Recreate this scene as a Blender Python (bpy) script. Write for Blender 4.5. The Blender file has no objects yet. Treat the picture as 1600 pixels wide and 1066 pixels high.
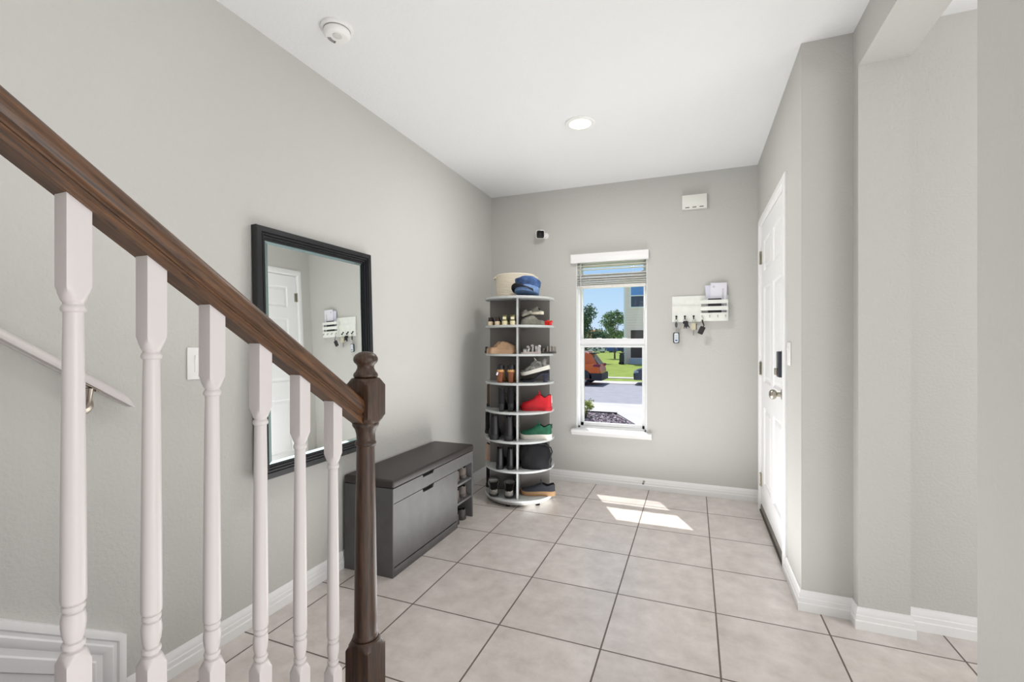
import bpy, bmesh, math, random
from mathutils import Vector, Matrix, Euler
import numpy as np

PI = math.pi
R = math.radians
scn = bpy.context.scene
col = scn.collection
random.seed(7)

# ------------------------------------------------------------------ camera
cam_d = bpy.data.cameras.new('camera')
cam_d.sensor_width = 36.0
cam_d.lens = 722.77 / 1600 * 36.0
cam_d.shift_y = 3.47 / 1600
cam_d.clip_start = 0.02
cam_d.clip_end = 600
cam = bpy.data.objects.new('camera', cam_d)
col.objects.link(cam)
CAM = Vector((1.27527, -3.75146, 1.27179))
cam.location = CAM
cam.rotation_euler = (PI / 2, 0, 0.3744)
scn.camera = cam

# ------------------------------------------------------------------ world, sun, lamps, exposure
w = bpy.data.worlds.new('sky')
scn.world = w
w.use_nodes = True
nt = w.node_tree
nt.nodes.clear()
wo = nt.nodes.new('ShaderNodeOutputWorld')
bg = nt.nodes.new('ShaderNodeBackground')
geo = nt.nodes.new('ShaderNodeTexCoord')
sep = nt.nodes.new('ShaderNodeSeparateXYZ')
rmp = nt.nodes.new('ShaderNodeValToRGB')
nt.links.new(geo.outputs['Generated'], sep.inputs[0])
nt.links.new(sep.outputs['Z'], rmp.inputs[0])
nt.links.new(rmp.outputs[0], bg.inputs[0])
nt.links.new(bg.outputs[0], wo.inputs[0])
e = rmp.color_ramp.elements
e[0].position = 0.0; e[0].color = (0.66, 0.81, 0.98, 1)
e[1].position = 0.55; e[1].color = (0.44, 0.53, 0.74, 1)
k = rmp.color_ramp.elements.new(0.10); k.color = (0.50, 0.73, 0.97, 1)
k = rmp.color_ramp.elements.new(0.20); k.color = (0.30, 0.55, 0.92, 1)
bg.inputs[1].default_value = 1.0

def lamp(name, kind, loc, rot, energy, color=(1, 1, 1), **kw):
    d = bpy.data.lights.new(name, kind)
    d.energy = energy
    d.color = color
    for k_, v_ in kw.items():
        setattr(d, k_, v_)
    o = bpy.data.objects.new(name, d)
    o.location = loc
    o.rotation_euler = rot
    col.objects.link(o)
    return o

sun_dir = Vector((0.483, -1.0, -2.11)).normalized()
sun = lamp('sun', 'SUN', (0, 20, 30), (0, 0, 0), 5.6, (1, 0.96, 0.9), angle=R(0.55))
sun.rotation_euler = sun_dir.to_track_quat('-Z', 'Y').to_euler()
# added unseen area lamps standing in for daylight from rear and right rooms
DAY = (0.985, 0.988, 0.985)
lamp('rear_daylight_fill', 'AREA', (0.9, -8.3, 1.35), (R(96), 0, 0), 24, DAY, shape='RECTANGLE', size=2.3, size_y=2.2)
lamp('side_daylight_fill', 'AREA', (5.4, -3.5, 1.3), (R(94), 0, R(90)), 88, DAY, shape='RECTANGLE', size=2.8, size_y=1.9)
# added uplights imitating light bounced off the side room, hall and foyer floors
lamp('side_fill_uplight', 'AREA', (3.6, -4.0, 0.05), (R(180), 0, 0), 22, DAY, shape='RECTANGLE', size=2.0, size_y=2.4)
lamp('hall_fill_uplight', 'AREA', (1.45, -3.7, 0.012), (R(180), 0, 0), 10, DAY, shape='RECTANGLE', size=1.2, size_y=2.0)
lamp('foyer_fill_uplight', 'AREA', (0.80, -0.95, 0.012), (R(180), 0, 0), 28.5, DAY, shape='RECTANGLE', size=1.5, size_y=1.7)
lamp('hall_downlight', 'AREA', (0.25, -3.9, 2.68), (0, 0, 0), 3.5, (1, .90, .80), shape='DISK', size=.15)

vs = scn.view_settings
vs.view_transform = 'Standard'
vs.look = 'None'
vs.gamma = 1.0
vs.use_curve_mapping = False
vs.exposure = 0.0

# ------------------------------------------------------------------ helpers: colour, material
def lin(c):
    out = []
    for v in c:
        v = v / 255.0
        out.append(v / 12.92 if v <= 0.04045 else ((v + 0.055) / 1.055) ** 2.4)
    return tuple(out)

def mat(name, rgb, rough=0.5, metal=0.0, bump=None, vary=None, spec=0.5, coat=0.0):
    """procedural material; bump=(scale, strength, distance), vary=(scale, amount)"""
    m = bpy.data.materials.new(name)
    m.use_nodes = True
    t = m.node_tree
    b = t.nodes['Principled BSDF']
    c = lin(rgb)
    b.inputs['Base Color'].default_value = (*c, 1)
    b.inputs['Roughness'].default_value = rough
    b.inputs['Metallic'].default_value = metal
    b.inputs['Specular IOR Level'].default_value = spec
    b.inputs['Coat Weight'].default_value = coat
    if bump or vary:
        tc = t.nodes.new('ShaderNodeTexCoord')
    if vary:
        n = t.nodes.new('ShaderNodeTexNoise')
        n.inputs['Scale'].default_value = vary[0]
        n.inputs['Detail'].default_value = 5
        t.links.new(tc.outputs['Object'], n.inputs['Vector'])
        r = t.nodes.new('ShaderNodeValToRGB')
        a = vary[1]
        r.color_ramp.elements[0].position = 0.3
        r.color_ramp.elements[1].position = 0.7
        r.color_ramp.elements[0].color = (*[x * (1 - a) for x in c], 1)
        r.color_ramp.elements[1].color = (*[min(1, x * (1 + a)) for x in c], 1)
        t.links.new(n.outputs[0], r.inputs[0])
        t.links.new(r.outputs[0], b.inputs['Base Color'])
    if bump:
        n2 = t.nodes.new('ShaderNodeTexNoise')
        n2.inputs['Scale'].default_value = bump[0]
        n2.inputs['Detail'].default_value = 3
        t.links.new(tc.outputs['Object'], n2.inputs['Vector'])
        bp = t.nodes.new('ShaderNodeBump')
        bp.inputs['Strength'].default_value = bump[1]
        bp.inputs['Distance'].default_value = bump[2]
        t.links.new(n2.outputs[0], bp.inputs['Height'])
        t.links.new(bp.outputs[0], b.inputs['Normal'])
    return m

def wood_mat(name, dark, light, axis, rough=0.35, slope=0.0):
    m = mat(name, dark, rough)
    t = m.node_tree
    b = t.nodes['Principled BSDF']
    tc = t.nodes.new('ShaderNodeTexCoord')
    mp = t.nodes.new('ShaderNodeMapping')
    s = [130, 130, 130]
    s[axis] = 7
    mp.inputs['Scale'].default_value = s
    n = t.nodes.new('ShaderNodeTexNoise')
    n.inputs['Scale'].default_value = 1.0
    n.inputs['Detail'].default_value = 6
    n.inputs['Roughness'].default_value = 0.65
    n.inputs['Distortion'].default_value = 0.9
    r = t.nodes.new('ShaderNodeValToRGB')
    r.color_ramp.elements[0].position = 0.32
    r.color_ramp.elements[1].position = 0.72
    r.color_ramp.elements[0].color = (*lin(dark), 1)
    r.color_ramp.elements[1].color = (*lin(light), 1)
    bp = t.nodes.new('ShaderNodeBump')
    bp.inputs['Strength'].default_value = 0.25
    bp.inputs['Distance'].default_value = 0.002
    m0 = t.nodes.new('ShaderNodeMapping')
    m0.inputs['Rotation'].default_value = (slope, 0, 0)
    t.links.new(tc.outputs['Object'], m0.inputs[0])
    t.links.new(m0.outputs[0], mp.inputs[0])
    t.links.new(mp.outputs[0], n.inputs['Vector'])
    t.links.new(n.outputs[0], r.inputs[0])
    t.links.new(r.outputs[0], b.inputs['Base Color'])
    t.links.new(n.outputs[0], bp.inputs['Height'])
    t.links.new(bp.outputs[0], b.inputs['Normal'])
    b.inputs['Coat Weight'].default_value = 0.15
    b.inputs['Coat Roughness'].default_value = 0.25
    return m

def glass_mat(name, tint=(1, 1, 1), refl=0.012):
    m = bpy.data.materials.new(name)
    m.use_nodes = True
    t = m.node_tree
    t.nodes.clear()
    o = t.nodes.new('ShaderNodeOutputMaterial')
    tr = t.nodes.new('ShaderNodeBsdfTransparent')
    tr.inputs[0].default_value = (*tint, 1)
    g = t.nodes.new('ShaderNodeBsdfGlossy')
    g.inputs['Roughness'].default_value = 0.02
    mx = t.nodes.new('ShaderNodeMixShader')
    mx.inputs[0].default_value = refl
    t.links.new(tr.outputs[0], mx.inputs[1])
    t.links.new(g.outputs[0], mx.inputs[2])
    t.links.new(mx.outputs[0], o.inputs[0])
    return m

def emit_mat(name, rgb, strength):
    m = bpy.data.materials.new(name)
    m.use_nodes = True
    b = m.node_tree.nodes['Principled BSDF']
    b.inputs['Base Color'].default_value = (0.8, 0.8, 0.8, 1)
    b.inputs['Emission Color'].default_value = (*lin(rgb), 1)
    b.inputs['Emission Strength'].default_value = strength
    return m

# ------------------------------------------------------------------ helpers: mesh
class MB:
    """collects shapes into one mesh"""
    def __init__(self):
        self.v = []
        self.f = []
        self.mi = []
    def add(self, verts, faces, mi=0):
        o = len(self.v)
        self.v += [tuple(p) for p in verts]
        self.f += [tuple(o + i for i in q) for q in faces]
        self.mi += [mi] * len(faces)
        return self
    def box(self, a, b, mi=0, M=None):
        x0, y0, z0 = [min(a[i], b[i]) for i in range(3)]
        x1, y1, z1 = [max(a[i], b[i]) for i in range(3)]
        vs_ = [(x0, y0, z0), (x1, y0, z0), (x1, y1, z0), (x0, y1, z0), (x0, y0, z1), (x1, y0, z1), (x1, y1, z1), (x0, y1, z1)]
        if M is not None:
            vs_ = [M @ Vector(p) for p in vs_]
        return self.add(vs_, [(0, 3, 2, 1), (4, 5, 6, 7), (0, 1, 5, 4), (1, 2, 6, 5), (2, 3, 7, 6), (3, 0, 4, 7)], mi)
    def loft(self, rings, mi=0, cap=True, closed=True, mifun=None):
        n = len(rings[0])
        o = len(self.v)
        for r_ in rings:
            self.v += [tuple(p) for p in r_]
        for i in range(len(rings) - 1):
            for j in range(n if closed else n - 1):
                j2 = (j + 1) % n
                self.f.append((o + i * n + j, o + i * n + j2, o + (i + 1) * n + j2, o + (i + 1) * n + j))
                self.mi.append(mifun(i, j) if mifun else mi)
        if cap and closed:
            self.f.append(tuple(o + j for j in reversed(range(n)))); self.mi.append(mi)
            self.f.append(tuple(o + (len(rings) - 1) * n + j for j in range(n))); self.mi.append(mi)
        return self
    def lathe(self, prof, c=(0, 0, 0), n=32, mi=0, axis=2, cap=True):
        """prof: list of (radius, height)"""
        rings = []
        for r_, h in prof:
            ring = []
            for j in range(n):
                a = 2 * PI * j / n
                p = (r_ * math.cos(a), r_ * math.sin(a), h)
                if axis == 0: p = (p[2], p[0], p[1])
                elif axis == 1: p = (p[1], p[2], p[0])
                ring.append((p[0] + c[0], p[1] + c[1], p[2] + c[2]))
            rings.append(ring)
        return self.loft(rings, mi, cap)
    def tube(self, pts, r, n=8, mi=0, closed=False):
        pts = [Vector(p) for p in pts]
        rings = []
        prev = None
        N = len(pts)
        for i, p in enumerate(pts):
            if closed:
                d = pts[(i + 1) % N] - pts[(i - 1) % N]
            else:
                d = pts[min(i + 1, N - 1)] - pts[max(i - 1, 0)]
            d.normalize()
            if prev is None:
                a = d.orthogonal().normalized()
            else:
                a = prev - d * prev.dot(d)
                a = a.normalized() if a.length > 1e-6 else d.orthogonal().normalized()
            prev = a
            b = d.cross(a)
            rr = r[i] if isinstance(r, (list, tuple)) else r
            rings.append([p + (a * math.cos(2 * PI * j / n) + b * math.sin(2 * PI * j / n)) * rr for j in range(n)])
        if closed:
            rings.append(rings[0])
        return self.loft(rings, mi, cap=not closed)
    def prism(self, poly, z0, z1, mi=0, M=None):
        """poly: xy outline"""
        n = len(poly)
        vs_ = [(p[0], p[1], z0) for p in poly] + [(p[0], p[1], z1) for p in poly]
        if M is not None:
            vs_ = [M @ Vector(p) for p in vs_]
        fs = [tuple(reversed(range(n))), tuple(range(n, 2 * n))] + [(j, (j + 1) % n, n + (j + 1) % n, n + j) for j in range(n)]
        return self.add(vs_, fs, mi)
    def xf(self, M):
        self.v = [tuple(M @ Vector(p)) for p in self.v]
        return self
    def build(self, name, mats, parent=None, smooth=35, bevel=0, seg=2):
        me = bpy.data.meshes.new(name)
        me.from_pydata(self.v, [], self.f)
        if not isinstance(mats, (list, tuple)):
            mats = [mats]
        for m_ in mats:
            me.materials.append(m_)
        for p, i in zip(me.polygons, self.mi):
            p.material_index = i
        bm = bmesh.new()
        bm.from_mesh(me)
        bmesh.ops.remove_doubles(bm, verts=bm.verts, dist=1e-5)
        bmesh.ops.recalc_face_normals(bm, faces=bm.faces)
        if bevel:
            eds = [ed for ed in bm.edges if len(ed.link_faces) == 2 and ed.calc_face_angle(0) > R(40)]
            bmesh.ops.bevel(bm, geom=eds, offset=bevel, segments=seg, affect='EDGES', profile=0.5, clamp_overlap=True)
        bm.to_mesh(me)
        bm.free()
        if smooth:
            for p in me.polygons:
                p.use_smooth = True
            me.set_sharp_from_angle(angle=R(smooth))
        o = bpy.data.objects.new(name, me)
        col.objects.link(o)
        if parent is not None:
            o.parent = parent
        return o

def tag(o, label=None, cat=None, group=None, kind=None):
    if label: o['label'] = label
    if cat: o['category'] = cat
    if group: o['group'] = group
    if kind: o['kind'] = kind
    return o

def thing(name, label, cat, loc=(0, 0, 0), rz=0, group=None, kind=None, rot=None):
    o = bpy.data.objects.new(name, None)
    o.empty_display_size = 0.05
    o.location = loc
    o.rotation_euler = rot if rot else (0, 0, rz)
    col.objects.link(o)
    return tag(o, label, cat, group, kind)

def struct(name, mb, m, label=None, parent=None, **kw):
    o = mb.build(name, m, parent, **kw)
    o['kind'] = 'structure'
    if label: o['label'] = label
    return o

def sweep(mb, prof, path, nrm, up, mi=0, closed=False):
    """sweep a profile [(out, along_up)] along a path lying in a plane whose normal is `up`,
    offset direction on the left of travel (up x dir), mitred"""
    up = Vector(up)
    P = [Vector(p) for p in path]
    N = len(P)
    rings = []
    for i in range(N):
        if closed:
            d0 = (P[i] - P[i - 1]).normalized(); d1 = (P[(i + 1) % N] - P[i]).normalized()
        else:
            d0 = (P[i] - P[i - 1]).normalized() if i else (P[1] - P[0]).normalized()
            d1 = (P[i + 1] - P[i]).normalized() if i < N - 1 else d0
        n0 = up.cross(d0) * nrm; n1 = up.cross(d1) * nrm
        m_ = (n0 + n1).normalized()
        m_ = m_ / max(0.2, m_.dot(n0))
        rings.append([P[i] + m_ * a + up * b for a, b in prof])
    if closed:
        rings.append(rings[0])
    mb.loft(rings, mi, cap=not closed)
    return mb

# ------------------------------------------------------------------ materials of the shell
WALLC = (198, 197, 193)
m_wall = mat('greige_wall_paint', WALLC, 0.8, bump=(85, 0.42, 0.005), spec=0.25)
m_ceil = mat('white_ceiling_texture', (236, 237, 238), 0.9, bump=(60, 0.35, 0.006), spec=0.1)
m_trim = mat('white_semigloss_trim', (240, 240, 240), 0.35)
m_door = mat('white_door_paint', (240, 240, 241), 0.4)
m_vinyl = mat('white_vinyl', (240, 241, 242), 0.4)
m_pane = glass_mat('window_pane_glass')
m_pane2 = glass_mat('screened_pane_glass', (0.86, 0.87, 0.88))
m_nickel = mat('brushed_nickel', (176, 170, 158), 0.32, 1.0)
m_black_plastic = mat('black_plastic', (24, 25, 28), 0.35)
m_white_plastic = mat('white_plastic', (240, 240, 238), 0.4)
m_dark = mat('near_black', (18, 17, 17), 0.7)

S = 0.4572
def tile_mat():
    m = mat('ceramic_floor_tile', (196, 184, 174), 0.3, spec=1.0)
    t = m.node_tree
    b = t.nodes['Principled BSDF']
    b.inputs['Coat Weight'].default_value = 0.5
    b.inputs['Coat Roughness'].default_value = 0.3
    tc = t.nodes.new('ShaderNodeTexCoord')
    sp = t.nodes.new('ShaderNodeSeparateXYZ')
    t.links.new(tc.outputs['Object'], sp.inputs[0])
    def mth(op, a, bb=None):
        n = t.nodes.new('ShaderNodeMath'); n.operation = op
        for i, x in enumerate((a, bb)):
            if x is None: continue
            if isinstance(x, (int, float)): n.inputs[i].default_value = x
            else: t.links.new(x, n.inputs[i])
        return n.outputs[0]
    ds, ids = [], []
    for ax in ('X', 'Y'):
        u = mth('DIVIDE', sp.outputs[ax], S)
        fr = mth('FRACT', u)
        ds.append(mth('MINIMUM', fr, mth('SUBTRACT', 1.0, fr)))
        ids.append(mth('FLOOR', u))
    d = mth('MINIMUM', ds[0], ds[1])
    dn = t.nodes.new('ShaderNodeTexNoise'); dn.inputs['Scale'].default_value = 60
    t.links.new(tc.outputs['Object'], dn.inputs['Vector'])
    d = mth('ADD', d, mth('MULTIPLY', mth('SUBTRACT', dn.outputs[0], 0.5), 0.002))
    mask = t.nodes.new('ShaderNodeMapRange')
    mask.inputs['From Min'].default_value = 0.0062
    mask.inputs['From Max'].default_value = 0.0092
    t.links.new(d, mask.inputs[0])
    # tile to tile tone and cloudy mottling
    wn = t.nodes.new('ShaderNodeTexWhiteNoise'); wn.noise_dimensions = '2D'
    cb = t.nodes.new('ShaderNodeCombineXYZ')
    t.links.new(ids[0], cb.inputs[0]); t.links.new(ids[1], cb.inputs[1])
    t.links.new(cb.outputs[0], wn.inputs['Vector'])
    off = t.nodes.new('ShaderNodeVectorMath'); off.operation = 'MULTIPLY_ADD'
    off.inputs[1].default_value = (7.3, 5.1, 3.3)
    t.links.new(cb.outputs[0], off.inputs[0]); t.links.new(tc.outputs['Object'], off.inputs[2])
    n1 = t.nodes.new('ShaderNodeTexNoise'); n1.inputs['Scale'].default_value = 9; n1.inputs['Detail'].default_value = 8; n1.inputs['Roughness'].default_value = 0.65
    t.links.new(off.outputs[0], n1.inputs['Vector'])
    r = t.nodes.new('ShaderNodeValToRGB')
    r.color_ramp.elements[0].position = 0.28; r.color_ramp.elements[0].color = (*lin((192, 182, 176)), 1)
    r.color_ramp.elements[1].position = 0.72; r.color_ramp.elements[1].color = (*lin((226, 218, 213)), 1)
    t.links.new(n1.outputs[0], r.inputs[0])
    br = mth('ADD', 0.965, mth('MULTIPLY', wn.outputs['Value'], 0.07))
    hs = t.nodes.new('ShaderNodeHueSaturation')
    t.links.new(r.outputs[0], hs.inputs['Color']); t.links.new(br, hs.inputs['Value'])
    mx = t.nodes.new('ShaderNodeMix'); mx.data_type = 'RGBA'
    mx.inputs[6].default_value = (*lin((92, 76, 68)), 1)
    t.links.new(mask.outputs[0], mx.inputs[0]); t.links.new(hs.outputs[0], mx.inputs[7])
    t.links.new(mx.outputs[2], b.inputs['Base Color'])
    ro = t.nodes.new('ShaderNodeMapRange')
    ro.inputs['To Min'].default_value = 0.85; ro.inputs['To Max'].default_value = 0.3
    t.links.new(mask.outputs[0], ro.inputs[0]); t.links.new(ro.outputs[0], b.inputs['Roughness'])
    n2 = t.nodes.new('ShaderNodeTexNoise'); n2.inputs['Scale'].default_value = 55; n2.inputs['Detail'].default_value = 3
    t.links.new(tc.outputs['Object'], n2.inputs['Vector'])
    hgt = mth('ADD', mth('MULTIPLY', mask.outputs[0], 1.0), mth('MULTIPLY', n2.outputs[0], 0.35))
    bp = t.nodes.new('ShaderNodeBump'); bp.inputs['Strength'].default_value = 0.35; bp.inputs['Distance'].default_value = 0.003
    t.links.new(hgt, bp.inputs['Height']); t.links.new(bp.outputs[0], b.inputs['Normal'])
    return m
m_tile = tile_mat()

# ------------------------------------------------------------------ the shell
XL, YB, XR, YE, HC, BH = -0.5816, 0.4229, 1.7534, -1.1891, 2.705, 0.0955
XP0, XP1, YP = 1.96, 2.147, -1.262          # pilaster
YREAR, XFAR = -8.6, 5.6
struct('floor', MB().box((XL - .1, YREAR - .1, -0.12), (XFAR + .1, YB + .1, 0)), m_tile, 'beige square ceramic floor tiles with dark grout')
struct('ceiling', MB().box((XL - .1, YREAR - .1, HC), (XFAR + .1, YB + .15, HC + .12)), m_ceil, 'white knockdown textured ceiling')
struct('wall_left', MB().box((XL - .15, YREAR, 0), (XL, YB + .15, HC)), m_wall, 'long greige wall along the stairs and mirror')
# window opening in the far wall
WX0, WX1, WZ0, WZ1 = 0.272, 0.895, 0.49, 2.03
YO = YB + .15
mb = MB()
mb.box((XL, YB, 0), (WX0, YO, HC)).box((WX1, YB, 0), (XR + .21, YO, HC)).box((WX0, YB, 0), (WX1, YO, WZ0)).box((WX0, YB, WZ1), (WX1, YO, HC))
struct('wall_back', mb, m_wall, 'far greige wall with the narrow window')
# door wall
DY0, DY1, DZ = -0.757, 0.216, 2.155          # door leaf
mb = MB()
mb.box((XR, DY1 + .02, 0), (XR + .12, YB, HC)).box((XR, YE, 0), (XR + .12, DY0 - .02, HC)).box((XR, DY0 - .02, DZ + .02), (XR + .12, DY1 + .02, HC))
mb.box((XR + .12, YE, 0), (XP0, YE + .12, HC))                      # its return
struct('wall_right', mb, m_wall, 'greige wall holding the white front door')
mb = MB().box((XP0, YP, 0), (XP1, YE + .12, HC))
struct('trim_1', mb, m_wall, 'greige wall stub at the far side of the opening')
mb = MB().box((XP0, -2.193, 2.513), (XP1, YP, HC))
struct('trim_2', mb, m_wall, 'greige header beam over the opening on the right')
struct('wall_near', MB().box((XP0, -2.46, 0), (XP1, -2.193, HC)), m_wall, 'greige wall end at the right edge')
struct('wall_alcove', MB().box((XP1, YE + .012, 0), (XFAR, YE + .13, HC)), m_wall, 'greige wall of the next room past the opening')
struct('wall_far_side', MB().box((XFAR, YREAR, 0), (XFAR + .1, YE + .13, HC)), m_wall)
struct('wall_rear', MB().box((XL, YREAR - .1, 0), (XFAR, YREAR, HC)), m_wall)
# the porch side of the front door, closing the hole behind the leaf
struct('wall_porch', MB().box((XR + .2, DY0 - .2, -.1), (XR + .3, YO, HC)), m_wall)

# baseboards: stepped colonial profile (out, up)
BBP = [(0, 0), (.016, 0), (.016, .038), (.0125, .042), (.0125, .060), (.0095, .064), (.0095, .080), (.006, .086), (.004, BH), (0, BH)]
def base(name, path, label, side=1):
    mb = MB()
    sweep(mb, BBP, path, side, (0, 0, 1))
    return struct(name, mb, m_trim, label)
base('baseboard_left', [(XL, YB, 0), (XL, -2.735, 0)], 'white baseboard along the left wall')
base('baseboard_back', [(XR, YB, 0), (XL, YB, 0)], 'white baseboard under the window')
base('baseboard_right', [(XP1, YE + .012, 0), (XP1, YP, 0), (XP0, YP, 0), (XP0, YE, 0), (XR, YE, 0), (XR, -.822, 0)],
     'white baseboard wrapping the wall corner and stub right of the door')
base('baseboard_alcove', [(XFAR, YE + .012, 0), (XP1 + .016, YE + .012, 0)], 'white baseboard past the opening at right')

# stair skirt on the left wall, framed by the baseboard moulding
def zskirt(y): return .265 - .715 * (y + 2.749)
XS = XL + .018
mb = MB()
ys = [-4.3, -2.749]
mb.add([(XL, -4.3, 0), (XL, -2.749, 0), (XL, -2.749, zskirt(-2.749)), (XL, -4.3, zskirt(-4.3)),
        (XS, -4.3, 0), (XS, -2.749, 0), (XS, -2.749, zskirt(-2.749)), (XS, -4.3, zskirt(-4.3))],
       [(0, 1, 2, 3), (4, 7, 6, 5), (0, 4, 5, 1), (1, 5, 6, 2), (2, 6, 7, 3), (3, 7, 4, 0)])
mp = [(0, 0), (0, .012), (.010, .014), (.022, .014), (.027, .008), (.036, .008), (.041, .013), (.056, .011), (.066, .005), (.083, .005), (.088, .009), (.122, .006), (.126, 0)]
path = [(XS, -2.749, 0), (XS, -2.749, zskirt(-2.749)), (XS, -4.3, zskirt(-4.3))]
sweep(mb, [(a, b) for a, b in mp], path, 1, (1, 0, 0))
struct('trim_3', mb, m_trim, 'white moulded skirt board along the stairs', smooth=25)

# ------------------------------------------------------------------ window_1
def window():
    root = thing('window_1', 'tall narrow white single hung window in the far wall', None, (0, 0, 0), kind='structure')
    yf0, yf1 = YB + .055, YB + .14
    mb = MB()
    t = .024
    mb.box((WX0, yf0, WZ0), (WX0 + t, yf1, WZ1)).box((WX1 - t, yf0, WZ0), (WX1, yf1, WZ1)).box((WX0, yf0, WZ1 - t), (WX1, yf1, WZ1)).box((WX0, yf0, WZ0), (WX1, yf1, WZ0 + .02))
    mb.build('window_frame', m_vinyl, root, bevel=.002)
    # white painted drywall return
    mb = MB()
    mb.box((WX0 - .001, YB - .001, WZ0), (WX0 + .004, yf0, WZ1)).box((WX1 - .004, YB - .001, WZ0), (WX1 + .001, yf0, WZ1)).box((WX0, YB, WZ1 - .004), (WX1, yf0, WZ1 + .001))
    mb.build('window_return', m_vinyl, root)
    zr0, zr1 = 1.248, 1.312
    # upper sash (outer)
    yu = YB + .115
    s = .014
    a, b = WX0 + t, WX1 - t
    mb = MB()
    mb.box((a, yu - .015, zr0 + .01), (a + s, yu + .015, WZ1 - t)).box((b - s, yu - .015, zr0 + .01), (b, yu + .015, WZ1 - t)).box((a, yu - .015, WZ1 - t - .03), (b, yu + .015, WZ1 - t)).box((a, yu - .015, zr0 + .01), (b, yu + .015, zr1))
    us = mb.build('upper_sash', m_vinyl, root, bevel=.002)
    MB().box((a + s - .004, yu - .003, zr1 - .004), (b - s + .004, yu + .003, WZ1 - t - .026)).build('pane', m_pane, us)
    yl = YB + .082
    s = .030
    mb = MB()
    mb.box((a, yl - .017, WZ0 + .02), (a + s, yl + .017, zr1)).box((b - .022, yl - .017, WZ0 + .02), (b, yl + .017, zr1)).box((a, yl - .017, WZ0 + .02), (b, yl + .017, WZ0 + .052)).box((a, yl - .019, zr0), (b, yl + .017, zr1))
    mb.box((a, yl - .030, zr0 - .014), (b, yl - .014, zr0 + .004))
    ls = mb.build('lower_sash', m_vinyl, root, bevel=.002)
    MB().box((a + s - .004, yl - .003, WZ0 + .048), (b - .018, yl + .003, zr0 + .004)).build('pane', m_pane2, ls)
    for f in (.3, .7):
        MB().box((a + (b - a) * f - .02, yl - .026, zr1 - .006), (a + (b - a) * f + .02, yl - .005, zr1 + .008)).build('sash_lock', m_vinyl, ls, bevel=.002)
    # stool
    mb = MB()
    pr = [(YB + .06, WZ0 - .03), (YB + .06, WZ0 + .002), (YB - .055, WZ0 + .002), (YB - .062, WZ0 - .006), (YB - .062, WZ0 - .020), (YB - .050, WZ0 - .030), (YB - .032, WZ0 - .052), (YB, WZ0 - .056), (YB, WZ0 - .03)]
    rings = [[(x, y, z) for y, z in pr] for x in (.236, .940)]
    mb.loft(rings)
    mb.build('window_sill', m_trim, root)
window()

def blind():
    root = thing('window_blind', 'white faux wood window blind drawn up below its valance', 'blind', (.58, YB, 2.0))
    inv = Matrix.Translation((-.58, -YB, -2.0))
    m_sl = mat('white_blind_slat', (226, 224, 220), 0.5, vary=(40, .05))
    mb = MB()
    pr = [(0, 2.002), (-.046, 2.002), (-.050, 2.008), (-.050, 2.014), (-.046, 2.020), (-.046, 2.058), (-.050, 2.064), (-.054, 2.070), (-.054, 2.078), (0, 2.078)]
    mb.loft([[(x, YB + y, z) for y, z in pr] for x in (.229, .914)]).xf(inv)
    mb.build('valance', m_trim, root)
    x0, x1 = WX0 + .007, WX1 - .007
    y0, y1 = YB - .004, YB + .046
    def slat(z, tilt):
        mb = MB()
        rings = []
        for x in (x0, x1):
            ring = []
            for s_, dz in ((0, 0), (.33, .002), (.66, .002), (1, 0)):
                ring.append((x, y0 + (y1 - y0) * s_, z + dz + tilt * (s_ - .5)))
            for s_, dz in ((1, -.003), (.66, -.001), (.33, -.001), (0, -.003)):
                ring.append((x, y0 + (y1 - y0) * s_, z + dz + tilt * (s_ - .5)))
            rings.append(ring)
        mb.loft(rings).xf(inv)
        mb.build('slat', m_sl, root)
    for z in (1.978, 1.945): slat(z, -.001)
    for i in range(12): slat(1.900 - i * .0092, (.004, -.003, .005, .001, -.004, .005, -.002, .004, 0, .003, -.002, 0)[i])
    MB().box((x0, y0 + .002, 1.772), (x1, y1 - .002, 1.796)).xf(inv).build('bottom_rail', m_sl, root, bevel=.003)
    for x in (x0 + .11, x1 - .11):
        mb = MB()
        mb.tube([(x, y0 - .002, 2.0), (x, y0 - .003, 1.9), (x, y0 - .002, 1.78)], .0012, 6).xf(inv)
        mb.build('ladder_cord', m_sl, root)
    mb = MB().tube([(x0 + .035, y0 - .008, 2.0), (x0 + .036, y0 - .010, 1.30)], .0035, 8).xf(inv)
    mb.build('tilt_wand', mat('clear_wand', (205, 212, 215), .2), root)
blind()

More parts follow.
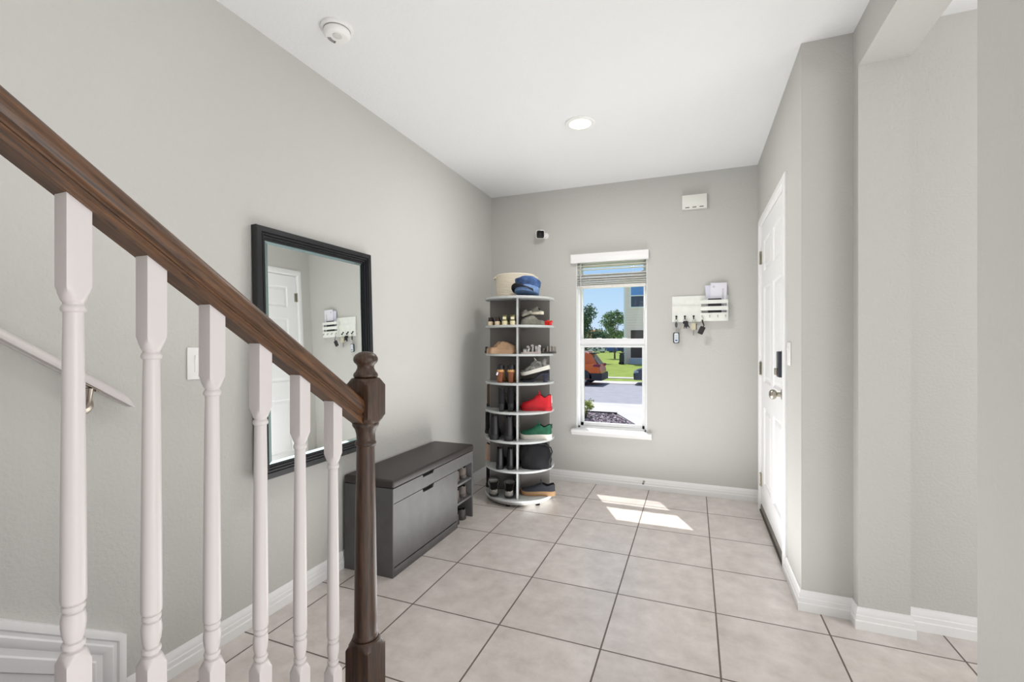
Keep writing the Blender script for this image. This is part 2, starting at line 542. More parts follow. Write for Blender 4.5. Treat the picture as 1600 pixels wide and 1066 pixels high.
# ------------------------------------------------------------------ door_1
def front_door():
    root = thing('door_1', 'white six panel front door, closed', None, (0, 0, 0), kind='structure')
    xf = XR + .002            # inner face of leaf
    W = DY1 - DY0
    st, mid = .118 * W / .97, .105
    # leaf as a grid with recessed raised panels
    mb = MB()
    th = .044
    rows = [(.225, .80), (.985, 1.68), (1.80, 2.03)]
    yc = (DY0 + DY1) / 2
    cols = [(DY0 + st, yc - mid / 2), (yc + mid / 2, DY1 - st)]
    z0, z1 = .012, DZ
    # stiles and rails
    mb.box((xf, DY0, z0), (xf + th, cols[0][0], z1)).box((xf, cols[1][1], z0), (xf + th, DY1, z1)).box((xf, cols[0][1], z0), (xf + th, cols[1][0], z1))
    zs = [z0] + [v for r_ in rows for v in r_] + [z1]
    for c in cols:
        for i in range(0, len(zs), 2):
            mb.box((xf, c[0], zs[i]), (xf + th, c[1], zs[i + 1]))
    leaf = mb.build('door_leaf', m_door, root)
    for c in cols:
        for r_ in rows:
            mb = MB()
            ring = []
            for ins, dx in ((0, 0), (.012, .010), (.022, .010), (.045, .003)):
                ring.append([(xf + dx, c[0] + ins, r_[0] + ins), (xf + dx, c[1] - ins, r_[0] + ins), (xf + dx, c[1] - ins, r_[1] - ins), (xf + dx, c[0] + ins, r_[1] - ins)])
            mb.loft(ring, cap=True)
            mb.f.pop(-2); mb.mi.pop(-2)
            mb.build('door_panel', m_door, leaf, smooth=0)
    # jamb and casing
    mb = MB()
    mb.box((XR, DY1 + .004, 0), (XR + .12, DY1 + .02, DZ + .02)).box((XR, DY0 - .02, 0), (XR + .12, DY0 - .004, DZ + .02)).box((XR, DY0 - .02, DZ + .004), (XR + .12, DY1 + .02, DZ + .02))
    mb.build('door_jamb', m_trim, root)
    cp = [(0, 0), (0, .010), (.012, .017), (.040, .017), (.050, .012), (.060, .010), (.060, 0)]
    cy0, cy1 = DY0 - .008, DY1 + .008
    mb = MB()
    sweep(mb, [(a, b) for a, b in cp], [(XR, cy0, 0), (XR, cy0, DZ + .008), (XR, cy1, DZ + .008), (XR, cy1, 0)], -1, (-1, 0, 0))
    mb.build('door_casing', m_trim, root, smooth=25)
    MB().box((XR - .012, DY0, 0), (XR + .12, DY1, .012)).build('threshold', mat('dark_bronze_threshold', (84, 78, 70), .5, .4), root)
    MB().box((XR - .004, DY0 + .003, .012), (XR + .002, DY1 - .003, .05)).build('door_sweep', mat('grey_door_sweep', (128, 122, 114), .6), root)
    for z in (1.919, 1.08, .235):
        mb = MB()
        mb.box((XR - .003, DY1 - .026, z - .047), (XR + .004, DY1 + .006, z + .047))
        h = mb.build('hinge', m_nickel, root)
        mb = MB()
        for i in range(5):
            mb.lathe([(.0065, z - .047 + i * .019), (.0065, z - .047 + i * .019 + .0175)], (XR - .008, DY1 + .004, 0), 12)
        mb.lathe([(.004, z + .047), (.004, z + .053)], (XR - .008, DY1 + .004, 0), 10)
        mb.build('hinge_knuckle', m_nickel, h)
    # knob
    ky, kz = DY0 + .062, .975
    mb = MB()
    mb.lathe([(.0, 0), (.033, 0), (.033, -.005), (.029, -.009), (.014, -.012), (.012, -.030), (.016, -.034), (.025, -.040), (.029, -.050), (.028, -.060), (.022, -.068), (.012, -.072), (0, -.073)], (xf, ky, kz), 28, axis=0)
    mb.build('door_knob', m_nickel, root)
    # electronic deadbolt
    mb = MB()
    mb.box((xf - .030, ky - .036, 1.075), (xf, ky + .036, 1.225))
    lk = mb.build('deadbolt', mat('dark_slate_lock', (44, 48, 58), .35), root, bevel=.006)
    mb = MB()
    mb.box((xf - .046, ky - .008, 1.088), (xf - .028, ky + .008, 1.128))
    mb.build('thumb_turn', m_nickel, lk, bevel=.003)
    MB().box((xf - .004, ky - .040, 1.070), (xf, ky + .040, 1.230)).build('lock_plate', mat('grey_lock_plate', (140, 144, 150), .4, .6), lk, bevel=.002)
front_door()

# ------------------------------------------------------------------ stairs
m_carpet = mat('mauve_grey_stair_carpet', (150, 138, 146), 0.95, bump=(260, .8, .006), vary=(120, .25), spec=.05)
m_walnut_y = wood_mat('dark_stained_oak_rail', (30, 18, 12), (118, 80, 48), 1, 0.45, slope=math.atan(.687))
m_walnut_z = wood_mat('dark_stained_oak_newel', (28, 18, 13), (84, 57, 38), 2, 0.45)
m_bal = mat('white_gloss_baluster', (210, 204, 203), 0.35)
SL = .687
X0 = .315
def zn(y): return .18 - SL * (y + 2.80)          # nosing line
def staircase():
    root = thing('staircase', 'white stringer staircase with mauve grey carpeted treads rising at lower left', 'stairs', (X0, -2.8, 0))
    inv = Matrix.Translation((-X0, 2.8, 0))
    run = .26; rise = run * SL
    # closed stringer with cap
    mb = MB()
    def zc(y): return .062 + zn(y)
    xa, xb = X0 - .05, X0 + .05
    y0, y1 = -2.615, -4.3
    mb.add([(x, y, z) for x in (xa, xb) for y, z in ((y0, 0), (y0, zc(y0)), (y1, zc(y1)), (y1, 0))],
           [(0, 1, 2, 3), (7, 6, 5, 4), (0, 4, 5, 1), (1, 5, 6, 2), (2, 6, 7, 3), (3, 7, 4, 0)]).xf(inv)
    mb.build('stringer', m_trim, root)
    mb = MB()
    mb.add([(x, y, z + dz) for x in (xa - .012, xb + .012) for y, z, dz in ((y0, zc(y0), -.002), (y0, zc(y0), .016), (y1, zc(y1), .016), (y1, zc(y1), -.002))],
           [(0, 1, 2, 3), (7, 6, 5, 4), (0, 4, 5, 1), (1, 5, 6, 2), (2, 6, 7, 3), (3, 7, 4, 0)]).xf(inv)
    mb.build('stringer_cap', m_trim, root, bevel=.004)
    for i in range(5):
        y = -2.845 - i * run
        z = .150 + i * rise
        mb = MB()
        pr = [(y, z - rise), (y, z - .045), (y + .018, z - .036), (y + .026, z - .020), (y + .020, z - .006), (y + .004, z), (y - run, z), (y - run, z - rise)]
        mb.loft([[(x, a, b) for a, b in pr] for x in (XS + .001, xa)]).xf(inv)
        mb.build('carpeted_tread', m_carpet, root)
    return root
staircase()

def sq_ring(h, z, ch=0.0, n=8):
    """32-gon ring following a square of half width h"""
    pts = []
    for j in range(32):
        a = 2 * PI * j / 32
        c, s_ = math.cos(a), math.sin(a)
        k_ = h / max(abs(c), abs(s_))
        pts.append((c * k_, s_ * k_, z))
    return pts
def rd_ring(r, z):
    return [(r * math.cos(2 * PI * j / 32), r * math.sin(2 * PI * j / 32), z) for j in range(32)]
def mix_ring(h, r, z, t):
    a, b = sq_ring(h, z), rd_ring(r, z)
    return [tuple(p[i] * (1 - t) + q[i] * t for i in range(3)) for p, q in zip(a, b)]
def capped(h, r, z):
    """ring = square of half width h cut by a circle of radius r (lamb's tongue shoulder)"""
    out = []
    for p in sq_ring(h, z):
        L = math.hypot(p[0], p[1])
        k_ = min(1, r / L)
        out.append((p[0] * k_, p[1] * k_, z))
    return out

def railing():
    root = thing('stair_railing', 'dark oak handrail and newel post with white turned balusters beside the stairs', 'railing', (X0, -2.566, 0))
    inv = Matrix.Translation((-X0, 2.566, 0))
    NY = -2.566
    # handrail: profile in (x, perpendicular) swept along the slope
    def U(y): return 1.096 - SL * (y + 2.707)     # underside
    pr = [(-.022, 0), (.022, 0), (.022, .012), (.026, .015), (.026, .017), (.0225, .021), (.0225, .025), (.028, .029), (.0305, .036), (.0305, .046), (.028, .056), (.021, .064), (.010, .068), (-.010, .068), (-.021, .064), (-.028, .056), (-.0305, .046), (-.0305, .036), (-.028, .029), (-.0225, .025), (-.0225, .021), (-.026, .017), (-.026, .015), (-.022, .012)]
    cs = math.cos(math.atan(SL))
    ya, yb = NY - .040, -4.3
    rings = []
    for y in (ya, yb):
        rings.append([(X0 + a, y, U(y) + b / cs) for a, b in pr])
    mb = MB().loft(rings).xf(inv)
    mb.build('handrail', m_walnut_y, root, smooth=30)
    # newel
    H = .0425
    nw = bpy.data.objects.new('newel_post', None); col.objects.link(nw); nw.parent = root
    nw.empty_display_size = .03
    mb = MB()
    rings = [sq_ring(H, 0), sq_ring(H, .318)]
    for k_ in range(5):
        t = k_ / 4
        rings.append(capped(H, H * (1.42 - .42 * t) , .318 + .026 * t))
    rings += [rd_ring(.0405, .346), rd_ring(.0405, .350)]
    mb.loft(rings)
    nb = mb.build('newel_base', m_walnut_z, nw, smooth=30)
    mb = MB()
    mb.lathe([(.036, .349), (.0385, .353), (.0385, .358), (.036, .363), (.0345, .366), (.0345, .41), (.0335, .55), (.031, .75), (.0280, .90), (.0272, .948), (.0275, .951), (.0315, .954), (.0325, .958), (.0315, .963), (.0285, .966), (.0275, .972), (.0285, .988), (.033, 1.004), (.039, 1.012), (.0405, 1.017), (.0405, 1.022), (.037, 1.028)], n=40)
    mb.build('newel_shaft', m_walnut_z, nw, smooth=40)
    mb = MB()
    rings = []
    for k_ in range(5):
        t = k_ / 4
        rings.append(capped(H, H * (1.0 + .42 * t), 1.024 + .022 * t))
    rings += [sq_ring(H, 1.140)]
    for k_ in range(5):
        t = k_ / 4
        rings.append(capped(H, H * (1.42 - .42 * t), 1.140 + .022 * t))
    rings.append(rd_ring(.030, 1.165))
    mb.loft(rings)
    mb.build('newel_block', m_walnut_z, nw, smooth=30)
    mb = MB()
    mb.lathe([(.030, 1.163), (.036, 1.166), (.0375, 1.171), (.036, 1.177), (.030, 1.184), (.0255, 1.194), (.0255, 1.200), (.029, 1.206), (.035, 1.212), (.0375, 1.219), (.0365, 1.227), (.031, 1.236), (.020, 1.243), (.008, 1.246), (0, 1.2465)], n=36)
    mb.build('newel_finial', m_walnut_z, nw, smooth=50)
    # balusters
    h = .0172
    mb = MB()
    rings = [sq_ring(h, -.900), sq_ring(h, -.762)]
    for k_ in range(5):
        t = k_ / 4
        rings.append(capped(h, h * (1.42 - .50 * t), -.762 + .018 * t))
    prof = [(.0140, -.743), (.0118, -.741), (.0118, -.739), (.0150, -.737), (.0158, -.733), (.0150, -.729), (.0122, -.727), (.0122, -.7255), (.0150, -.715), (.0166, -.700), (.0166, -.690), (.0150, -.680), (.0126, -.678), (.0126, -.676), (.0154, -.674), (.0156, -.670), (.0150, -.667), (.0134, -.6655), (.0164, -.662), (.0172, -.655), (.0170, -.60), (.0160, -.45), (.0145, -.28), (.0133, -.184), (.0136, -.182), (.0160, -.180), (.0168, -.176), (.0160, -.172), (.0138, -.169), (.0138, -.166)]
    rings += [rd_ring(r_, z) for r_, z in prof]
    for k_ in range(5):
        t = k_ / 4
        rings.append(capped(h, h * (.92 + .50 * t), -.163 + .024 * t))
    top = [(p[0], p[1], -SL * p[1] + .002) for p in sq_ring(h, 0)]
    rings.append(top)
    mb.loft(rings)
    proto = mb.build('baluster', m_bal, root, smooth=32)
    for i in range(7):
        y = -2.707 - i * .119
        b = proto if i == 0 else proto.copy()
        if i: col.objects.link(b)
        b.location = (0, y - NY, U(y))
railing()

def wall_handrail():
    y1 = -2.752
    root = thing('wall_handrail', 'white painted handrail on the left wall above the stairs, one end in view', 'handrail', (XL, y1, 1.07))
    inv = Matrix.Translation((-XL, -y1, -1.07))
    def zt(y): return 1.077 - .715 * (y - y1)
    pr = []
    for j in range(13):
        a = PI * j / 12
        pr.append((.048 + .026 * math.cos(a), .012 + .026 * math.sin(a)))
    pr += [(.022, .004), (.024, -.001), (.029, -.001), (.030, .003), (.066, .003), (.067, -.001), (.072, -.001), (.074, .004)]
    cs = math.cos(math.atan(.715))
    def ring(y, k_):
        return [(XL + .048 + (a - .048) * k_, y - b * .45, zt(y) - .008 + ((b - .012) * k_) / cs) for a, b in pr]
    rings = [ring(y1 + .012, .45), ring(y1 + .009, .75), ring(y1 + .004, .92), ring(y1 - .004, 1), ring(-4.2, 1)]
    MB().loft(rings).xf(inv).build('rail', m_bal, root, smooth=35, bevel=.0)
    m_wn = mat('satin_nickel_bracket', (188, 178, 165), .35, .9)
    by = -2.862
    bz = zt(by) - .032
    mb = MB()
    mb.lathe([(.0, .001), (.031, .001), (.031, .005), (.026, .010), (0, .012)], (XL, by, bz - .055), 24, axis=0)
    mb.tube([(XL + .008, by, bz - .055), (XL + .022, by, bz - .052), (XL + .036, by, bz - .036), (XL + .044, by, bz - .012), (XL + .046, by, bz + .004)], [.015, .012, .010, .009, .011], 12)
    mb.xf(inv)
    br = mb.build('bracket', m_wn, root, smooth=50)
    mb = MB()
    d = Vector((0, -.814, .582))
    c = Vector((XL + .046, by, bz + .006))
    sd = Vector((1, 0, 0)); n_ = Vector((0, .582, .814))
    P = []
    for a in (-.03, .03):
        for b in (-.011, .011):
            for cc in (0, .005):
                P.append(c + d * a + sd * b + n_ * cc)
    mb.add(P, [(0, 1, 3, 2), (4, 6, 7, 5), (0, 4, 5, 1), (2, 3, 7, 6), (0, 2, 6, 4), (1, 5, 7, 3)]).xf(inv)
    mb.build('saddle', m_wn, br, bevel=.001)
    for a in (-.02, .02):
        mb = MB(); mb.lathe([(0, -.004), (.004, -.003), (.005, 0)], tuple(c + d * a), 12).xf(inv)
        mb.build('screw', m_nickel, br)
wall_handrail()

# ------------------------------------------------------------------ left wall: switch, mirror
def rocker_switch(name, label, loc, rz, w_=.089, h_=.128):
    """plate in local xz, facing -y"""
    root = thing(name, label, 'light switch', loc, rz)
    mb = MB().box((-w_ / 2, -.006, -h_ / 2), (w_ / 2, 0, h_ / 2))
    mb.build('wall_plate', m_white_plastic, root, bevel=.003)
    mb = MB()
    pr = [(-.006, .0335), (-.012, .033), (-.0075, 0), (-.0085, -.033), (-.006, -.0335)]
    mb.loft([[(x, y, z) for y, z in pr] for x in (-.0165, .0165)])
    mb.build('rocker', m_white_plastic, root, smooth=20)
    for s_ in (-1, 1):
        MB().lathe([(.0028, -.006), (.0028, -.0068), (0, -.007)], (0, 0, 0), 10, axis=1).xf(Matrix.Translation((0, 0, s_ * .048))).build('screw', m_white_plastic, root)
    return root
rocker_switch('light_switch', 'white rocker light switch on the left wall behind the balusters', (XL, -2.482, 1.191), R(90))
rocker_switch('light_switch', 'white rocker light switch on the wall right of the front door', (XR, -.905, 1.214), R(-90), .082, .125)

def mirror():
    y0, y1, zt, zb = -2.243, -1.452, 1.806, .652
    Hm = zt - zb
    root = thing('wall_mirror', 'large black framed rectangular mirror tilted slightly off the left wall', 'mirror', (XL + .002, (y0 + y1) / 2, zt), 0)
    root.rotation_euler = (0, -R(1.65), 0)
    m_fr = mat('satin_black_frame', (28, 29, 33), .28)
    Wm = (y1 - y0) / 2
    # frame profile: (in from outer edge, out from wall)
    pr = [(0, 0), (0, .030), (.003, .034), (.026, .034), (.028, .026), (.033, .026), (.034, .029), (.038, .029), (.0395, .020), (.044, .020), (.045, .023), (.049, .023), (.0505, .012), (.060, .011), (.060, 0)]
    mb = MB()
    path = [(0, -Wm, -Hm), (0, -Wm, 0), (0, Wm, 0), (0, Wm, -Hm)]
    sweep(mb, pr, path, -1, (1, 0, 0), closed=True)
    mb.build('mirror_frame', m_fr, root, smooth=20)
    mm = mat('silvered_glass', (240, 243, 242), .0, 1.0)
    i = .058
    mb = MB().box((.004, -Wm + i, -Hm + i), (.0085, Wm - i, -i))
    mb.build('mirror_glass', mm, root, smooth=0)
    # bevelled greenish edge
    mb = MB()
    sweep(mb, [(.058, .0080), (.058, .0088), (.060, .0088), (.074, .0108), (.074, .0080)], path, -1, (1, 0, 0), closed=True)
    mb.build('mirror_bevel', mat('bevelled_glass_edge', (150, 172, 172), .04, 1.0), root, smooth=0)
    MB().box((.0, -Wm + .02, -Hm + .02), (.004, Wm - .02, -.02)).build('mirror_back', m_dark, root)
mirror()

# ------------------------------------------------------------------ shoe bench
def bench():
    y0, y1 = -1.665, -.690
    x0, x1 = XL + .018, -.235
    root = thing('shoe_bench', 'dark grey shoe bench with black padded top against the left wall', 'shoe cabinet', (x1, y0, 0))
    inv = Matrix.Translation((-x1, -y0, 0))
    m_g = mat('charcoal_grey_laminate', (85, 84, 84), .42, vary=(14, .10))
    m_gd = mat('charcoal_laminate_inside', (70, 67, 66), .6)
    m_l = mat('black_leatherette', (50, 44, 42), .42, bump=(340, .25, .002))
    t = .016
    zb = .483
    yd = -.925                                   # divider
    def part(name, boxes, m, bevel=.0015, parent=root):
        mb = MB()
        for a, b in boxes: mb.box(a, b)
        mb.xf(inv)
        return mb.build(name, m, parent, bevel=bevel)
    part('side_panel', [((x0, y0, 0), (x1 - .001, y0 + t, zb))], m_g)
    part('side_panel', [((x0, y1 - t, 0), (x1 - .001, y1, zb))], m_g)
    part('divider', [((x0, yd - t, 0), (x1 - .002, yd, zb - .08))], m_g)
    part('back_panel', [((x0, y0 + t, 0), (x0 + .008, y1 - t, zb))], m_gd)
    part('plinth', [((x1 - .018, y0 + t, 0), (x1 - .001, yd - t, .048))], m_g)
    part('toe_gap_shade', [((x1 - .040, y0 + t, .044), (x1 - .020, yd - t, .07))], m_dark, 0)  # near-black strip put in as the shade between flap and plinth
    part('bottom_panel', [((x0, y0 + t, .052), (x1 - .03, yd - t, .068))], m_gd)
    # apron with a cut handle at the top
    ha, hb = -1.372, -1.240
    def panel(name, ya, yb, za, zbb, z_notch=.022, sl=.012):
        poly = [(ya, za), (yb, za), (yb, zbb), (hb, zbb), (hb - sl, zbb - z_notch), (ha + sl, zbb - z_notch), (ha, zbb), (ya, zbb)]
        mb = MB()
        n = len(poly)
        mb.add([(x1 - .017, p[0], p[1]) for p in poly] + [(x1, p[0], p[1]) for p in poly], [])
        # triangulate by strips (concave outline)
        o = 0
        fs = []
        for off, fl in ((0, False), (n, True)):
            q = [(0, 1, 4, 5), (0, 5, 6, 7), (1, 2, 3, 4)]
            for f in q:
                f = tuple(off + i for i in f)
                fs.append(tuple(reversed(f)) if fl else f)
        for j in range(n):
            fs.append((j, (j + 1) % n, n + (j + 1) % n, n + j))
        mb.f = fs; mb.mi = [0] * len(fs)
        mb.xf(inv)
        return mb.build(name, m_g, root, smooth=0)
    panel('apron', y0 + .003, y1 - .002, .402, zb - .001, .016)
    panel('flap_door', y0 + .003, yd - .006, .057, .398)
    # near-black block painting the shade behind the notches
    part('notch_shade', [((x1 - .045, ha - .02, .36), (x1 - .019, hb + .02, zb - .002))], m_dark, 0)
    # open shelves on the right
    for z in (.278, .146):
        part('shelf', [((x0 + .008, yd, z), (x1 - .006, y1 - t, z + .016))], m_g)
    # padded seat
    mb = MB()
    mb.box((x0 - .002, y0 - .004, zb), (x1 + .004, y1 + .003, zb + .047))
    mb.xf(inv)
    mb.build('padded_seat', m_l, root, bevel=.014, seg=4)
bench()

# ------------------------------------------------------------------ ceiling: smoke detector, recessed light
def smoke_detector():
    c = (-.234, -2.085, HC)
    root = thing('smoke_detector', 'white round smoke detector on the ceiling near the left wall', 'smoke detector', c)
    MB().lathe([(.0, 0), (.070, 0), (.071, -.006), (.070, -.012), (.064, -.014), (0, -.014)], n=48).build('base_plate', m_white_plastic, root)
    mb = MB()
    mb.lathe([(.056, -.014), (.058, -.017), (.059, -.026), (.057, -.036), (.050, -.044), (.046, -.045), (.0, -.047)], n=48)
    bd = mb.build('sensor_body', m_white_plastic, root)
    MB().lathe([(.0565, -.0142), (.0588, -.0146), (.0588, -.0170), (.0565, -.0172)], n=48, cap=False).build('vent_gap', mat('grey_vent_gap', (120, 120, 120), .7), bd)
    mb = MB()
    mb.lathe([(0, -.0445), (.020, -.0445), (.020, -.0485), (.017, -.0495), (0, -.0495)], (.012, -.012, 0), 28)
    mb.build('test_button', mat('grey_white_button', (214, 214, 212), .5), bd)
    for a in range(5):
        mb = MB()
        th = R(150 + a * 14)
        mb.box((.026, -.004, -.0475), (.042, .004, -.0455), M=Matrix.Rotation(th, 4, 'Z'))
        mb.build('vent_slot', mat('vent_slot_grey', (150, 150, 150), .7), bd) if a else mb.build('indicator_slot', mat('indicator_grey', (110, 110, 110), .6), bd)
smoke_detector()

def downlight():
    c = (.588, -.789, HC)
    root = thing('recessed_light', 'lit round recessed downlight in the white ceiling', 'ceiling light', c)
    MB().lathe([(.070, .0), (.097, 0), (.0975, -.003), (.094, -.008), (.078, -.012), (.070, -.009)], n=56, cap=False).build('trim_ring', m_white_plastic, root)
    MB().lathe([(0, -.006), (.050, -.0065), (.071, -.0075)], n=48, cap=False).build('diffuser', emit_mat('lit_diffuser', (255, 250, 240), 3.0), root)
    l = lamp('downlight_lamp', 'AREA', (c[0], c[1], HC - .02), (0, 0, 0), 13, (1, .97, .93), shape='DISK', size=.14)
downlight()

# ------------------------------------------------------------------ far wall fixtures
def security_camera():
    root = thing('security_camera', 'small white indoor camera with black face, high on the far wall', 'camera', (-.022, YB, 2.282))
    MB().lathe([(0, 0), (.029, 0), (.029, -.005), (.024, -.010), (0, -.011)], n=32, axis=1).build('wall_mount', m_white_plastic, root)
    MB().tube([(0, -.008, 0), (-.002, -.026, -.010), (-.012, -.044, -.010), (-.022, -.052, 0)], [.010, .009, .009, .011], 12).build('arm', m_white_plastic, root)
    # rounded square head turned to the viewer
    A = Matrix.Translation((-.034, -.070, .004)) @ Matrix.Scale(1.12, 4) @ Matrix.Rotation(R(22), 4, 'Z') @ Matrix.Rotation(R(14), 4, 'X')
    def rs(h, r_, y):
        pts = []
        for cx_, cz_, a0 in ((1, 1, 0), (-1, 1, 90), (-1, -1, 180), (1, -1, 270)):
            for k_ in range(6):
                a = R(a0 + k_ * 18)
                pts.append((cx_ * (h - r_) + r_ * math.cos(a), y, cz_ * (h - r_) + r_ * math.sin(a)))
        return pts
    mb = MB().loft([rs(.022, .012, .030), rs(.032, .014, .024), rs(.036, .015, .004), rs(.036, .015, -.016), rs(.034, .015, -.022)]).xf(A)
    hd = mb.build('camera_head', m_white_plastic, root, smooth=60)
    MB().loft([rs(.0315, .014, -.0215), rs(.0310, .014, -.0235), rs(.028, .013, -.0245)]).xf(A).build('black_face', mat('glossy_black_face', (10, 10, 11), .12), hd)
    MB().lathe([(.012, -.0240), (.0125, -.0262), (.010, -.0268), (.0075, -.0255), (0, -.0258)], n=28, axis=1).xf(A).build('lens', mat('lens_glass', (36, 40, 46), .05, .3), hd)
security_camera()

def chime():
    x0, x1, z0, z1 = 1.184, 1.377, 2.394, 2.510
    root = thing('doorbell_chime', 'white rectangular door chime box high on the far wall', 'chime box', ((x0 + x1) / 2, YB, (z0 + z1) / 2))
    m = mat('ivory_plastic', (236, 237, 230), .45)
    hw, hh = (x1 - x0) / 2, (z1 - z0) / 2
    MB().box((-hw, -.042, -hh), (hw, 0, hh)).build('cover', m, root, bevel=.004)
    for i in range(3):
        x = (-.055, 0, .055)[i]
        MB().box((x - .016, -.0426, -hh + .007), (x + .016, -.040, -hh + .014)).build('sound_slot', mat('chime_slot', (96, 94, 90), .7), root)
chime()

def door_stop():
    root = thing('door_stop', 'small grey spring doorstop on the baseboard under the window', 'doorstop', (.872, YB - .014, .070))
    pts = []
    for i in range(60):
        a = i * .75
        pts.append((.0055 * math.cos(a), -.004 - i * .0009, .0055 * math.sin(a)))
    MB().tube(pts, .0011, 6).build('spring', m_nickel, root)
    MB().lathe([(0, 0), (.010, 0), (.009, -.004), (0, -.005)], n=16, axis=1).build('mount', m_nickel, root)
    MB().lathe([(.0, -.056), (.007, -.056), (.0085, -.062), (.008, -.070), (0, -.072)], n=16, axis=1).build('tip', mat('grey_rubber', (120, 120, 122), .7), root)
door_stop()

# ------------------------------------------------------------------ key rack, mail, keys
RX0, RX1, RZ0, RZ1 = 1.104, 1.540, 1.455, 1.668
def kx(X): return RX0 + (X - 85) / 835 * (RX1 - RX0)
def kz(Y): return RZ1 - (Y - 250) * .000548
m_rack = mat('whitewashed_wood', (234, 236, 230), .6, vary=(18, .05), bump=(60, .15, .001))
m_blackmetal = mat('black_iron_hook', (28, 27, 27), .45, .5)
HOOKX = [kx(x) for x in (150, 280, 412, 532, 645, 760, 872)]
def key_rack():
    root = thing('key_rack', 'white wooden key and mail rack with slatted pocket on the far wall', 'key rack', (RX0, YB, RZ0))
    inv = Matrix.Translation((-RX0, -YB, -RZ0))
    def part(name, boxes, m=m_rack, bevel=.0015, parent=root):
        mb = MB()
        for a, b in boxes: mb.box(a, b)
        return mb.xf(inv).build(name, m, parent, bevel=bevel)
    part('backboard', [((RX0, YB - .012, RZ0), (RX1, YB, RZ1))])
    part('hook_panel', [((RX0, YB - .024, RZ0 - .004), (kx(512), YB - .012, kz(402)))])
    xa, xb = kx(508), kx(908)
    dp = .062
    part('pocket_front', [((xa, YB - dp, kz(640)), (xb, YB - dp + .009, kz(518)))])
    part('slat', [((xa, YB - dp, kz(482)), (xb, YB - dp + .009, kz(421)))])
    part('slat', [((xa, YB - dp, kz(381)), (xb, YB - dp + .009, kz(325)))])
    for x in (xa, xb - .010):
        part('pocket_side', [((x, YB - dp + .009, kz(640)), (x + .010, YB - .012, kz(325)))])
    part('pocket_floor', [((xa + .010, YB - dp + .009, kz(640)), (xb - .010, YB - .012, kz(640) + .010))])
    for i, x in enumerate(HOOKX):
        y = YB - .024 if i < 3 else YB - dp
        mb = MB()
        z = kz(562)
        big = i < 3
        s_ = 1 if big else .62
        mb.lathe([(0, 0), (.0085 * s_, 0), (.0085 * s_, -.002), (0, -.003)], (x, y, z), 14, axis=1)
        mb.tube([(x, y, z), (x, y - .010 * s_, z - .003), (x, y - .014 * s_, z - .014 * s_), (x, y - .018 * s_, z - .024 * s_), (x, y - .027 * s_, z - .024 * s_), (x, y - .031 * s_, z - .012 * s_)], [.0045 * s_, .0045 * s_, .004 * s_, .004 * s_, .004 * s_, .0055 * s_], 8)
        mb.xf(inv).build('hook', m_blackmetal if big else m_nickel, root)
key_rack()

def sheet(name, label, cat, x0, x1, z0, z1, y, m, thick, rot=0, group=None):
    root = thing(name, label, cat, ((x0 + x1) / 2, y, z0), rot=(0, R(rot), 0), group=group)
    hw = (x1 - x0) / 2
    MB().box((-hw, -thick / 2, 0), (hw, thick / 2, z1 - z0)).build('cover' if cat == 'case' else 'paper', m, root, bevel=min(.002, thick / 3))
    return root
m_paper = mat('white_paper', (232, 231, 240), .7)
zb_ = kz(640) + .011
en = sheet('envelope', 'tall white envelope standing up in the front of the wall rack pocket', 'envelope', kx(650), kx(885), zb_, kz(68), YB - .030, m_paper, .003, 1)
mb = MB(); mb.box((-.045, -.0021, .262), (-.028, -.0016, .279)); mb.build('postmark', mat('grey_print', (196, 194, 206), .7), en)
mb = MB(); mb.box((.026, -.0021, .10), (.040, -.0016, .255)); mb.build('stripe', mat('pale_grey_print', (206, 204, 214), .7), en)
sheet('envelope', 'pale folded letter leaning behind the tall white envelope', 'envelope', kx(618), kx(790), zb_, kz(95), YB - .021, mat('bluish_white_paper', (222, 222, 236), .7), .002, -4)
sheet('wallet', 'dark flat wallet case seen between the slats of the wall rack', 'case', kx(622), kx(816), zb_, kz(303), YB - .044, mat('dark_wallet', (36, 36, 40), .6), .012)

m_steel = mat('steel_key', (150, 145, 138), .35, .9)
def ring(mb, c, r, t=.0011, rz=0):
    pts = []
    for j in range(18):
        a = 2 * PI * j / 18
        p = Vector((r * math.cos(a), 0, r * math.sin(a)))
        pts.append(Vector(c) + Matrix.Rotation(rz, 3, 'Z') @ p)
    mb.tube(pts, t, 6, closed=True)
    return mb
HY = YB - .044
def flat_key(mb, top, ang, L=.052, hr=.011):
    """key hanging from its bow at `top`, swinging by ang"""
    M = Matrix.Translation(top) @ Matrix.Rotation(ang, 4, 'Y')
    q = MB()
    q.lathe([(0, -.001), (hr, -.001), (hr, .001), (0, .001)], (0, 0, 0), 16, axis=1)
    q.xf(Matrix.Translation((0, 0, -hr)))
    q.box((-.0035, -.001, -hr * 2 - L + .012), (.0035, .001, -hr * 2 + .002))
    for k_ in range(4):
        z = -hr * 2 - .006 - k_ * .007
        q.box((.0025, -.001, z - .003), (.0052, .001, z))
    q.xf(M)
    mb.add(q.v, q.f)
    return mb
